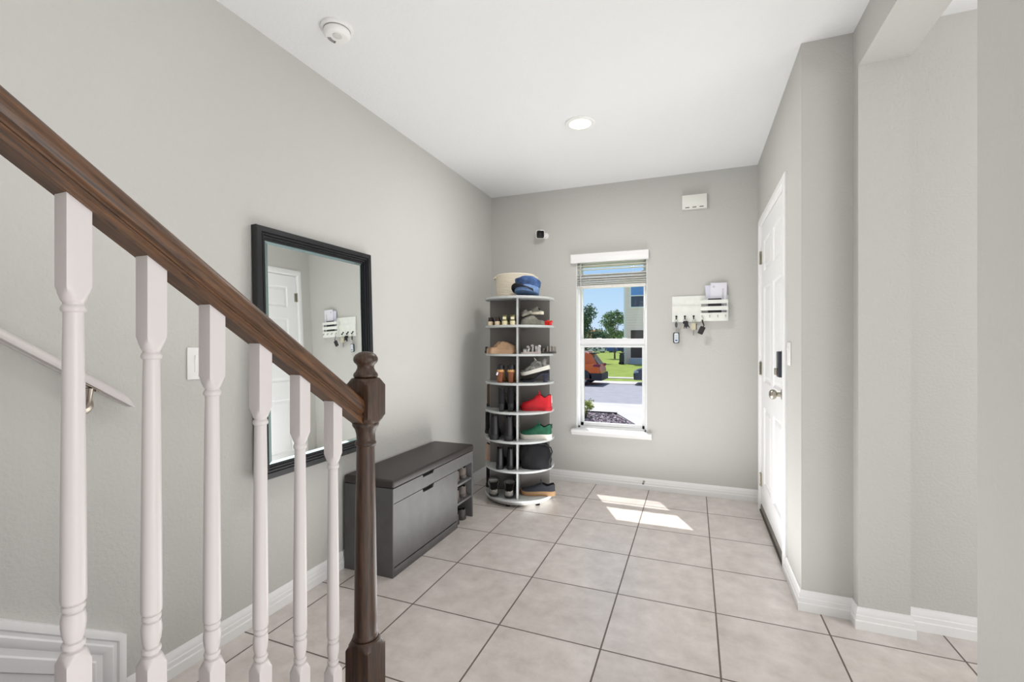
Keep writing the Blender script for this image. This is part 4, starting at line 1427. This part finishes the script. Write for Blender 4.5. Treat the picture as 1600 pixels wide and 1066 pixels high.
# ------------------------------------------------------------------ basket and cap on the tower
def basket():
    root = bpy.data.objects.new('rope_basket', None); col.objects.link(root); root.empty_display_size = .03
    tag(root, 'cream coiled rope basket on top of the shoe tower', 'basket')
    root.matrix_world = T(-.042, .108, 7)
    m_rope = mat('cream_cotton_rope', (232, 222, 204), .9, bump=(240, .5, .003))
    mb = MB()
    prof = [(0, 0)]
    n = 17
    hgt = .205
    for i in range(n * 6 + 1):
        q = i / (n * 6)
        r_ = .150 + .014 * math.sin(min(1, q * 1.3) * PI / 2)
        prof.append((r_ + .0035 * abs(math.sin(q * n * PI)), q * hgt))
    prof += [(.158, hgt + .003), (.153, hgt), (.150, hgt * .5), (.142, .012), (0, .010)]
    mb.lathe(prof, n=56)
    mb.build('basket_wall', m_rope, root, smooth=60)
    for s_ in (-1, 1):
        mb = MB()
        pts = []
        for j in range(13):
            a = PI * j / 12
            pts.append((s_ * (.160 + .026 * math.sin(a)), .045 * math.cos(a), .186 - .006 * math.sin(a)))
        mb.tube(pts, .0085, 10)
        mb.build('rope_handle', m_rope, root, smooth=60)
basket()
def cap():
    root = bpy.data.objects.new('denim_cap', None); col.objects.link(root); root.empty_display_size = .03
    tag(root, 'blue denim peaked cap with black brim beside the cream basket', 'cap')
    root.matrix_world = T(.066, -.160, 7, 0, .022) @ Matrix.Rotation(R(-118), 4, 'Z') @ Matrix.Rotation(R(-13), 4, 'Y')
    m_den = mat('faded_blue_denim', (64, 92, 140), .85, bump=(300, .4, .002), vary=(26, .55))
    m_band = mat('light_denim_band', (112, 142, 186), .85, vary=(30, .25))
    m_br = mat('black_brim', (28, 26, 30), .5)
    mb = MB()
    rings = []
    for i in range(11):
        q = i / 10
        z = .042 + .075 * (1 - (1 - q) ** 2) ** .9
        r_ = .098 * (1 + .16 * math.sin(q * PI * .8)) * (math.sqrt(max(0, 1 - max(0, (q - .45) / .55) ** 2)) if q > .45 else 1)
        r_ = max(r_, .004)
        rings.append([((r_ * (1 + .035 * math.sin(8 * 2 * PI * j / 48))) * math.cos(2 * PI * j / 48), r_ * .92 * (1 + .035 * math.sin(8 * 2 * PI * j / 48)) * math.sin(2 * PI * j / 48), z + .012 * math.sin(4 * PI * j / 48) * q) for j in range(48)])
    mb.loft(rings).build('crown', m_den, root, smooth=60)
    MB().lathe([(.096, .002), (.0985, .004), (.100, .044), (.096, .050), (.092, .046), (.090, .004)], n=48).build('band', m_band, root, smooth=60)
    mb = MB()
    rings = []
    for j in range(21):
        a = R(-70 + 140 * j / 20)
        e_ = math.cos(a * 90 / 70) ** .6 if abs(j - 10) < 10 else .0
        ext = .074 * max(e_, .02)
        ca, sa = math.cos(a), math.sin(a)
        zz = .030
        dr = .002 - .034 * abs(math.sin(a)) ** 1.5
        rings.append([(.095 * ca, .088 * sa, zz), ((.098 + ext * .55) * ca, (.092 + ext * .25) * sa, zz + dr * .45), ((.098 + ext) * ca, (.092 + ext * .35) * sa, zz + dr), ((.098 + ext) * ca, (.092 + ext * .35) * sa, zz + dr - .004), ((.098 + ext * .55) * ca, (.092 + ext * .25) * sa, zz + dr * .45 - .004), (.095 * ca, .088 * sa, zz - .005)])
    mb.loft(rings).build('brim', m_br, root, smooth=50)
    MB().lathe([(0, .117), (.008, .117), (.006, .122), (0, .123)], n=16).build('top_button', m_den, root)
cap()

# ------------------------------------------------------------------ outside: ground, street
ZG = -.80
def slab(name, x0, x1, y0, y1, z1, m, label, th=.12):
    return struct(name, MB().box((x0, y0, z1 - th), (x1, y1, z1)), m, label)
m_grass = mat('lawn_grass', (146, 164, 84), .95, bump=(9, .8, .05), vary=(1.6, .22), spec=.1)
m_conc = mat('pale_concrete', (214, 210, 206), .9, bump=(30, .2, .004), vary=(1.5, .06))
m_asph = mat('asphalt_street', (166, 166, 174), .9, bump=(60, .3, .004), vary=(3, .08))
# terrain of lawn, sloping from the house to the street
mb = MB()
prof = [(YO + .02, -.22), (4, -.40), (8.5, -.86), (12.3, -.86), (12.3, -.95), (20.2, -.95), (21.9, -.86), (24, -.83), (30, -.82), (150, -.82), (150, -1.6), (YO + .02, -1.6)]
mb.loft([[(x, y, z) for y, z in prof] for x in (-110, 60)])
lawn = mb.build('lawn', m_grass, smooth=0)
tag(lawn, 'green lawn across the street and around the houses', 'grass', kind='stuff')
slab('street', -100, 50, 12.35, 20.3, ZG - .02, m_asph, 'grey asphalt street')
slab('kerb', -100, 50, 20.3, 21.9, ZG + .0, m_conc, 'pale concrete gutter and kerb across the street')
slab('far_sidewalk', -100, 50, 24.0, 24.9, ZG + .01, m_conc, 'pale sidewalk across the street')
slab('near_sidewalk', -30, 14, 10.1, 12.35, ZG + .01, m_conc, 'pale concrete sidewalk in front of the house')
mb = MB()
mb.prism([(.05, 8.0), (4.0, 8.0), (4.0, 10.1), (-.85, 10.1)], ZG - .1, ZG + .012)
struct('front_walk', mb, m_conc, 'pale concrete walk leading to the street')
# mulch bed with chips
rnd = random.Random(11)
mb = MB()
mb.box((-4.0, 8.0, ZG - .1), (.05, 10.06, ZG - .03))
for i in range(2600):
    x, y = rnd.uniform(-3.2, .0), rnd.uniform(8.0, 10.05)
    if x > .05 - (y - 8.0) * .43 - .06: continue
    s_ = rnd.uniform(.02, .055)
    M = Matrix.Translation((x, y, ZG - .028 + rnd.uniform(0, .015))) @ Euler((rnd.uniform(-.5, .5), rnd.uniform(-.5, .5), rnd.uniform(0, 6))).to_matrix().to_4x4()
    mb.box((-s_, -s_ * .5, -.008), (s_, s_ * .5, .010), rnd.choice((0, 1, 2)), M)
mu = mb.build('mulch_bed', [mat('grey_brown_mulch', (142, 128, 132), .95), mat('pale_chip', (190, 178, 182), .95), mat('dark_chip', (112, 98, 102), .95)], smooth=0)
tag(mu, 'grey brown mulch bed beside the front walk outside the window', 'mulch', kind='stuff')
struct('bed_edging', MB().box((-4.0, 10.04, ZG - .1), (-.83, 10.10, ZG + .03)), mat('dark_edging', (66, 58, 60), .9), 'dark edging between mulch and sidewalk')

def at(u_, v, t):
    """point on the view ray of photo pixel (u, v) at depth t"""
    fw = Vector((-math.sin(.3744), math.cos(.3744), 0)); rt = Vector((math.cos(.3744), math.sin(.3744), 0))
    return CAM + t * (fw + rt * (u_ - 800) / 722.77 + Vector((0, 0, 1)) * (536.47 - v) / 722.77)

# ------------------------------------------------------------------ plants
def leaf_blob(mb, c, rad, n, size, rnd, mi=(0, 1), shell=.55):
    for _ in range(n):
        d = Vector((rnd.gauss(0, 1), rnd.gauss(0, 1), rnd.gauss(0, 1))).normalized()
        q = rnd.uniform(shell, 1.0)
        p = Vector((c[0] + d.x * rad[0] * q, c[1] + d.y * rad[1] * q, c[2] + d.z * rad[2] * q))
        s_ = size * rnd.uniform(.6, 1.3)
        M = Matrix.Translation(p) @ Euler((rnd.uniform(-1.2, 1.2), rnd.uniform(-1.2, 1.2), rnd.uniform(0, 6.3))).to_matrix().to_4x4()
        a = [M @ Vector(v_) for v_ in ((-s_, 0, 0), (-s_ * .2, -s_ * .42, s_ * .12), (s_, 0, 0), (-s_ * .2, s_ * .42, s_ * .12))]
        mb.add(a, [(0, 1, 2, 3)], rnd.choice(mi))
m_l1 = mat('tree_leaf', (84, 116, 84), .7)
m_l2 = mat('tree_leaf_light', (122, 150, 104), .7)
m_bark = mat('bark', (88, 76, 66), .9, bump=(30, .6, .01))
def tree(label, base, crown_h, crown_r, trunk_h, n, seed, leaf=.16, mats=None, trunk_r=.12, group=None):
    rnd = random.Random(seed)
    root = thing('tree', label, 'tree', base, group=group)
    mb = MB()
    top = Vector((rnd.uniform(-.2, .2), rnd.uniform(-.2, .2), trunk_h + crown_h * .55))
    mb.tube([(0, 0, -.1), (0, 0, trunk_h * .6), top * .7, top], [trunk_r, trunk_r * .8, trunk_r * .6, trunk_r * .25], 8)
    blobs = []
    for i in range(16):
        a = rnd.uniform(0, 2 * PI); q = rnd.uniform(.15, .75)
        zz = rnd.uniform(.12, .95)
        rr = crown_r * math.sqrt(max(.05, 1 - (2 * zz - .9) ** 2 * .8))
        p = Vector((rr * q * math.cos(a), rr * q * math.sin(a), trunk_h + crown_h * zz))
        blobs.append(p)
        st = Vector((0, 0, trunk_h * rnd.uniform(.8, 1.0) + crown_h * zz * .4))
        mb.tube([st, (st + p) / 2 + Vector((0, 0, -.1)), p], [trunk_r * .4, trunk_r * .25, trunk_r * .08], 5)
    mb.build('trunk', m_bark, root)
    mb = MB()
    for p in blobs:
        r_ = crown_r * rnd.uniform(.26, .42)
        leaf_blob(mb, p, (r_, r_, r_ * .85), n // 16, leaf, rnd, shell=.2)
    mb.build('foliage', mats or [m_l1, m_l2], root, smooth=0)

def gp(u_, t, z=-.82):
    p = at(u_, 536.47, t); return Vector((p.x, p.y, z))
tree('slim young tree on the far lawn, its trunk visible through the lower sash', gp(960.5, 62), 5.0, 2.3, 1.5, 2600, 3, .17, trunk_r=.13)
tree('dense dark green tree at the left edge of the window view', gp(909, 48), 5.2, 2.7, .6, 5200, 5, .17, mats=[mat('dark_leaf', (66, 96, 72), .7), m_l1], trunk_r=.14)
for i, (u_, t, h, r_) in enumerate(((928, 120, 4.0, 3.4), (943, 130, 3.6, 3.8), (974, 128, 4.0, 3.4))):
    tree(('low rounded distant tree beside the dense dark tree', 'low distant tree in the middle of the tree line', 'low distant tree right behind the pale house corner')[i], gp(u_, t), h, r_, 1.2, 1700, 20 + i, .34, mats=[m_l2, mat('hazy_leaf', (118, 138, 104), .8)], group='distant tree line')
def shrub():
    p = gp(915, 12.9, ZG - .03)
    rnd = random.Random(9)
    root = thing('shrub', 'yellow green leafy shrub in the mulch outside the window', 'shrub', p)
    st = MB(); lf = MB()
    for i in range(15):
        a = rnd.uniform(0, 6.28); q = rnd.uniform(.05, .36)
        tip = Vector((q * math.cos(a), q * math.sin(a), rnd.uniform(.16, .52)))
        st.tube([(0, 0, 0), tip * .5 + Vector((0, 0, .05)), tip], [.012, .008, .004], 5)
        for _ in range(3):
            c = tip * rnd.uniform(.55, 1.0)
            leaf_blob(lf, c, (.09, .09, .08), 26, .040, rnd, mi=(0, 1, 1, 2), shell=.2)
    st.build('stems', m_bark, root)
    lf.build('foliage', [mat('shrub_leaf', (148, 164, 84), .6), mat('shrub_leaf_yellow', (214, 218, 130), .6), mat('shrub_leaf_dark', (84, 100, 56), .6)], root, smooth=0)
shrub()

# ------------------------------------------------------------------ houses across the street
def siding_mat(name, rgb):
    m = mat(name, rgb, .7)
    t = m.node_tree; b = t.nodes['Principled BSDF']
    tc = t.nodes.new('ShaderNodeTexCoord'); sp = t.nodes.new('ShaderNodeSeparateXYZ')
    t.links.new(tc.outputs['Object'], sp.inputs[0])
    d = t.nodes.new('ShaderNodeMath'); d.operation = 'DIVIDE'; d.inputs[1].default_value = .26
    f = t.nodes.new('ShaderNodeMath'); f.operation = 'FRACT'
    bp = t.nodes.new('ShaderNodeBump'); bp.inputs['Strength'].default_value = 1; bp.inputs['Distance'].default_value = .03; bp.invert = True
    t.links.new(sp.outputs['Z'], d.inputs[0]); t.links.new(d.outputs[0], f.inputs[0]); t.links.new(f.outputs[0], bp.inputs['Height'])
    t.links.new(bp.outputs[0], b.inputs['Normal'])
    return m
def house():
    p0 = gp(975, 46.9)
    x0, y0 = p0.x, p0.y
    root = thing('house', 'pale two storey house with lap siding across the street', 'house', (x0, y0, -.82))
    m_s = siding_mat('pale_lap_siding', (246, 226, 220))
    m_t = mat('white_house_trim', (236, 236, 240), .5)
    m_blue = mat('pale_blue_panel', (186, 196, 216), .6)
    m_gl = mat('dark_window_glass', (70, 76, 96), .08, .0)
    m_glt = mat('sky_blue_painted_glass', (110, 150, 196), .05, .6)  # sky reflection painted into the pane's blue base colour
    m_dk = mat('brown_screened_opening', (74, 62, 66), .7)
    W, D, Hh = 12, 10, 8.4
    MB().box((0, 0, 0), (W, D, Hh)).build('wall', m_s, root)
    MB().box((-.02, -.02, 0), (.18, .2, Hh)).build('corner_board', m_t, root)
    mb = MB()
    mb.add([(-.4, -.5, Hh), (W + .4, -.5, Hh), (W + .4, D + .5, Hh), (-.4, D + .5, Hh), (3, D / 2, Hh + 2.4), (W - 3, D / 2, Hh + 2.4)], [(3, 2, 1, 0), (0, 1, 5, 4), (2, 3, 4, 5), (1, 2, 5), (3, 0, 4)])
    mb.build('roof', mat('grey_shingle', (120, 112, 108), .9, vary=(3, .15)), root, smooth=0)
    def px(u_): return (at(u_, 536, 1).x - CAM.x) / (at(u_, 536, 1).y - CAM.y) * (y0 - CAM.y) + CAM.x - x0
    def pz(u_, v):
        d = at(u_, v, 1) - CAM
        return CAM.z + d.z / d.y * (y0 - CAM.y) + .82
    def win(name, u0, u1, v0, v1, mid, ma, mb_, fr):
        xa, xb = px(u0), px(u1); za, zb = pz((u0 + u1) / 2, v1), pz((u0 + u1) / 2, v0)
        f = .14
        q = MB().box((xa - f, -.06, za - f), (xa, .02, zb + f)).box((xb, -.06, za - f), (xb + f, .02, zb + f)).box((xa, -.06, zb), (xb, .02, zb + f)).box((xa, -.06, za - f), (xb, .02, za))
        if mid is not None:
            q.box((xa, -.05, za + (zb - za) * mid - .05), (xb, .02, za + (zb - za) * mid + .05))
        w_ = q.build(name, fr, root)
        zm = za + (zb - za) * (mid if mid is not None else 0)
        MB().box((xa, -.02, zm), (xb, .01, zb)).build('pane', ma, w_)
        if mid is not None: MB().box((xa, -.02, za), (xb, .01, zm)).build('pane', mb_, w_)
    win('window', 986, 1005.5, 446, 479.5, .52, m_glt, m_gl, m_t)
    win('screened_opening', 985.6, 1010, 516, 559.5, None, m_dk, m_dk, m_s)
    xa = px(984)
    MB().box((xa, -.35, 0), (xa + 4, 0, pz(995, 560) - .02)).build('entry_panel', m_blue, root)
house()
def utility_box():
    p = gp(973, 46.0)
    root = thing('utility_bin', 'dark green grey bin standing at the pale house corner', 'bin', p)
    mdk = mat('dark_bin', (58, 60, 62), .6)
    MB().box((-.28, -.4, .0), (.10, .4, .95)).box((-.24, -.34, .95), (.08, .34, 1.05)).build('bin_body', mdk, root, bevel=.04)
    MB().box((-.31, -.43, 1.05), (.13, .43, 1.14)).build('lid', mdk, root, bevel=.03)
    for s_ in (-1, 1):
        MB().lathe([(0, -.05), (.12, -.05), (.12, .05), (0, .05)], (s_ * .14 - .08, -.42, .12), 14, axis=1).build('wheel', m_dark, root)
utility_box()
def far_house():
    p = gp(929, 150)
    root = thing('house', 'small distant house with orange tan roof between the trees', 'house', p)
    MB().box((-5, 0, 0), (4, 8, 3.4)).build('wall', mat('tan_stucco', (214, 190, 160), .9), root)
    mb = MB()
    mb.add([(-5.6, -.6, 3.4), (4.6, -.6, 3.4), (4.6, 8.6, 3.4), (-5.6, 8.6, 3.4), (-2, 4, 6.6), (1, 4, 6.6)], [(3, 2, 1, 0), (0, 1, 5, 4), (2, 3, 4, 5), (1, 2, 5), (3, 0, 4)])
    mb.build('roof', mat('terracotta_roof', (200, 160, 120), .9), root, smooth=0)
far_house()

# ------------------------------------------------------------------ cars
m_tyre = mat('tyre_rubber', (34, 34, 38), .8)
m_rim = mat('alloy_rim', (186, 188, 194), .3, .8)
m_carglass = mat('car_glass', (40, 46, 62), .06)
def wheel(parent, x, y, r_, side):
    w_ = bpy.data.objects.new('wheel', None); col.objects.link(w_); w_.parent = parent; w_.location = (x, y, r_)
    MB().lathe([(r_ * .66, -.10), (r_ * .93, -.11), (r_, -.08), (r_, .08), (r_ * .93, .11), (r_ * .66, .10)], n=36, axis=1, cap=False).build('tyre', m_tyre, w_, smooth=40)
    mb = MB()
    yo = -.085 * side
    mb.lathe([(r_ * .68, yo * 1.1), (r_ * .62, yo * 1.1), (r_ * .60, yo * .4)], n=36, axis=1, cap=False)
    mb.lathe([(0, yo * 1.05), (r_ * .14, yo * 1.05), (r_ * .14, yo * .5)], n=20, axis=1, cap=False)
    for k_ in range(10):
        M = Matrix.Rotation(k_ * PI / 5, 4, 'Y')
        mb.box((r_ * .10, yo - .008, -r_ * .045), (r_ * .64, yo + .012, r_ * .045), M=M)
    mb.build('rim', m_rim, w_, smooth=30)
    MB().lathe([(0, 0), (r_ * .66, 0), (r_ * .66, .02), (0, .02)], n=30, axis=1).build('brake_disc', m_dark, w_)
def car(name, label, loc, rz, prof_body, prof_glass, W, m_body, wheels, r_, clad=None, extras=None, group=None):
    root = thing(name, label, 'car', loc, rz, group=group)
    def shell(pr, ws, insets):
        cx_ = sum(p[0] for p in pr) / len(pr); cz_ = sum(p[1] for p in pr) / len(pr)
        rings = []
        for y, k_ in zip(ws, insets):
            rings.append([(cx_ + (p[0] - cx_) * k_, y(p[1]) if callable(y) else y, cz_ + (p[1] - cz_) * k_) for p in pr])
        return MB().loft(rings)
    h = W / 2
    shell(prof_body, (-h, -h + .04, -h + .14, h - .14, h - .04, h), (.955, .985, 1, 1, .985, .955)).build('body', m_body, root, smooth=50)
    # greenhouse narrows to the roof
    zb = min(p[1] for p in prof_glass); zt = max(p[1] for p in prof_glass)
    def gy(s_): return lambda z: s_ * (h - .08 - .20 * (z - zb) / (zt - zb))
    shell(prof_glass, (gy(-1), gy(1)), (1, 1)).build('cabin', m_body, root, smooth=30)
    for (x, y) in wheels:
        wheel(root, x, y, r_, 1 if y < 0 else -1)
    if extras: extras(root, h)
    return root
m_orange = mat('metallic_orange_paint', (226, 104, 40), .3, .25, coat=.6)
m_cladm = mat('dark_cladding', (50, 48, 56), .7)
def suv_extras(root, h):
    # glass, cladding, lamps
    def side(poly, y0, y1, name, m, zslope=True):
        def yy(z):
            if z < 1.06: return h + .004
            return h - .08 - .20 * (z - 1.02) / (1.62 - 1.02) + .006
        for s_ in (-1, 1):
            mb = MB()
            n = len(poly)
            mb.add([(p[0], s_ * yy(p[1]), p[1]) for p in poly] + [(p[0], s_ * (yy(p[1]) - .03), p[1]) for p in poly], [tuple(range(n)), tuple(reversed(range(n, 2 * n)))] + [(j, n + j, n + (j + 1) % n, (j + 1) % n) for j in range(n)])
            mb.build(name, m, root, smooth=0)
    side([(-.78, 1.16), (-1.02, 1.10), (-1.75, 1.06), (-1.75, 1.50), (-1.2, 1.50)], 0, 0, 'rear_side_window', m_carglass)
    side([(-1.82, 1.06), (-2.95, 1.06), (-2.45, 1.48), (-1.82, 1.50)], 0, 0, 'front_side_window', m_carglass)
    # tailgate glass
    mb = MB()
    pts = [(-.13, 1.05), (-.50, 1.52)]
    mb.add([(pts[0][0] + .02, -.66, pts[0][1]), (pts[0][0] + .02, .66, pts[0][1]), (pts[1][0] + .02, .55, pts[1][1]), (pts[1][0] + .02, -.55, pts[1][1]), (pts[0][0] - .06, -.66, pts[0][1]), (pts[0][0] - .06, .66, pts[0][1]), (pts[1][0] - .06, .55, pts[1][1]), (pts[1][0] - .06, -.55, pts[1][1])], [(0, 1, 2, 3), (7, 6, 5, 4), (0, 4, 5, 1), (1, 5, 6, 2), (2, 6, 7, 3), (3, 7, 4, 0)])
    mb.build('tailgate_window', m_carglass, root, smooth=0)
    MB().box((-.62, -.58, 1.56), (-.28, .58, 1.62)).build('spoiler', mat('black_gloss', (26, 26, 32), .3), root, bevel=.02)
    for s_ in (-1, 1):
        MB().box((-.34, s_ * (h - .26), .92), (.0, s_ * (h + .012), 1.06)).build('tail_light', mat('red_tail_light', (128, 36, 62), .25), root, bevel=.03)
    # lower cladding with bumper
    mb = MB()
    for s_ in (-1, 1):
        y0, y1 = s_ * (h - .10), s_ * (h + .018)
        mb.box((-.52, y0, .26), (.06, y1, .62))
        mb.box((-3.1, y0, .24), (-1.38, y1, .46))
        mb.box((-4.42, y0, .26), (-3.88, y1, .56))
        for cx_ in (-.88, -3.48):
            pts = []
            n = 14
            ring_o = [(cx_ + .47 * math.cos(PI * j / n), .34 + .46 * math.sin(PI * j / n)) for j in range(n + 1)]
            ring_i = [(cx_ + .37 * math.cos(PI * j / n), .34 + .37 * math.sin(PI * j / n)) for j in range(n + 1)]
            mb.loft([[(o[0], y1, o[1]), (o[0], y0, o[1]), (i_[0], y0, i_[1]), (i_[0], y1, i_[1])] for o, i_ in zip(ring_o, ring_i)])
            # dark wheel well
            mb.loft([[(cx_, y1 * .995, .34)] * 1 + [(p[0], y1 * .995, p[1]) for p in ring_i], [(cx_, y1 * .85, .34)] * 1 + [(p[0], y1 * .85, p[1]) for p in ring_i]])
    mb.box((-.20, -h, .26), (.08, h, .60))
    mb.box((-4.45, -h, .26), (-4.25, h, .50))
    mb.build('cladding', m_cladm, root, bevel=.0)
    for s_ in (-1, 1):
        MB().tube([(-.62, s_ * (h - .27), 1.655), (-1.2, s_ * (h - .27), 1.70), (-2.1, s_ * (h - .27), 1.69), (-2.4, s_ * (h - .27), 1.64)], .02, 6).build('roof_rail', m_rim, root)
suv_body = [(-.02, .30), (.02, .62), (-.02, .85), (-.08, 1.03), (-.30, 1.08), (-2.9, 1.08), (-3.7, 1.03), (-4.2, .88), (-4.4, .62), (-4.38, .30)]
suv_cab = [(-.14, 1.02), (-.50, 1.56), (-.75, 1.62), (-1.5, 1.66), (-2.2, 1.62), (-3.15, 1.02)]
zst = ZG - .02
wh = gp(914.5, 22.8)
car('sport_utility_car', 'orange sport utility car parked across the street, rear end in view', (-2.98, 18.8 + .92, zst), 0, suv_body, suv_cab, 1.82, m_orange, [(-.88, -.80), (-3.48, -.80), (-.88, .80), (-3.48, .80)], .36, extras=suv_extras)
m_navyp = mat('dark_blue_grey_paint', (54, 62, 78), .3, .4, coat=.6)
def dark_extras(root, h):
    for s_ in (-1, 1):
        MB().box((.02, s_ * (h - .42), .60), (.26, s_ * (h + .004), .74)).build('headlight', mat('clear_headlight', (176, 188, 200), .15), root, bevel=.03)
        mb = MB(); y = s_ * (h - .02)
        n_ = [(1.2, .98), (1.75, 1.34), (2.4, 1.38), (3.3, .98)]
        mb.add([(p[0], s_ * (h - .08 - .20 * (p[1] - .94) / .5 + .008), p[1]) for p in n_] + [(p[0], s_ * (h - .08 - .20 * (p[1] - .94) / .5 - .02), p[1]) for p in n_], [(0, 1, 2, 3), (7, 6, 5, 4), (0, 4, 5, 1), (1, 5, 6, 2), (2, 6, 7, 3), (3, 7, 4, 0)])
        mb.build('side_window', m_carglass, root, smooth=0)
    MB().box((-.03, -h * .7, .28), (.10, h * .7, .52)).build('grille', m_dark, root, bevel=.02)
car('sedan_car', 'dark blue grey car whose front end shows at the right of the window', (-1.52, 19.9 + .9, zst), 0, [(0, .25), (-.03, .55), (.08, .74), (.5, .86), (1.3, .96), (3.6, 1.0), (4.3, .92), (4.5, .6), (4.45, .25)], [(1.1, .94), (1.75, 1.40), (2.5, 1.44), (3.2, 1.40), (4.0, .98)], 1.8, m_navyp, [(.85, -.79), (3.6, -.79), (.85, .79), (3.6, .79)], .33, extras=dark_extras)
def far_car(u_, t, rz, m, lab):
    p = gp(u_, t)
    car('distant_car', lab, p, rz, [(0, .28), (-.03, .6), (.1, .82), (1.0, .95), (3.8, .98), (4.3, .9), (4.4, .3)], [(.9, .94), (1.6, 1.45), (3.2, 1.48), (4.1, .96)], 1.8, m, [(.8, -.79), (3.6, -.79), (.8, .79), (3.6, .79)], .33, group='cars parked far across the lawn')
far_car(935, 105, .0, mat('mid_blue_paint', (70, 100, 160), .3, .3), 'distant blue car parked beyond the lawn')
far_car(949, 107, .0, mat('slate_blue_paint', (56, 68, 100), .3, .3), 'distant slate car parked beyond the lawn, right of the blue one')
far_car(917, 104, .0, mat('white_car_paint', (226, 226, 228), .3), 'distant white car above the orange car roof')
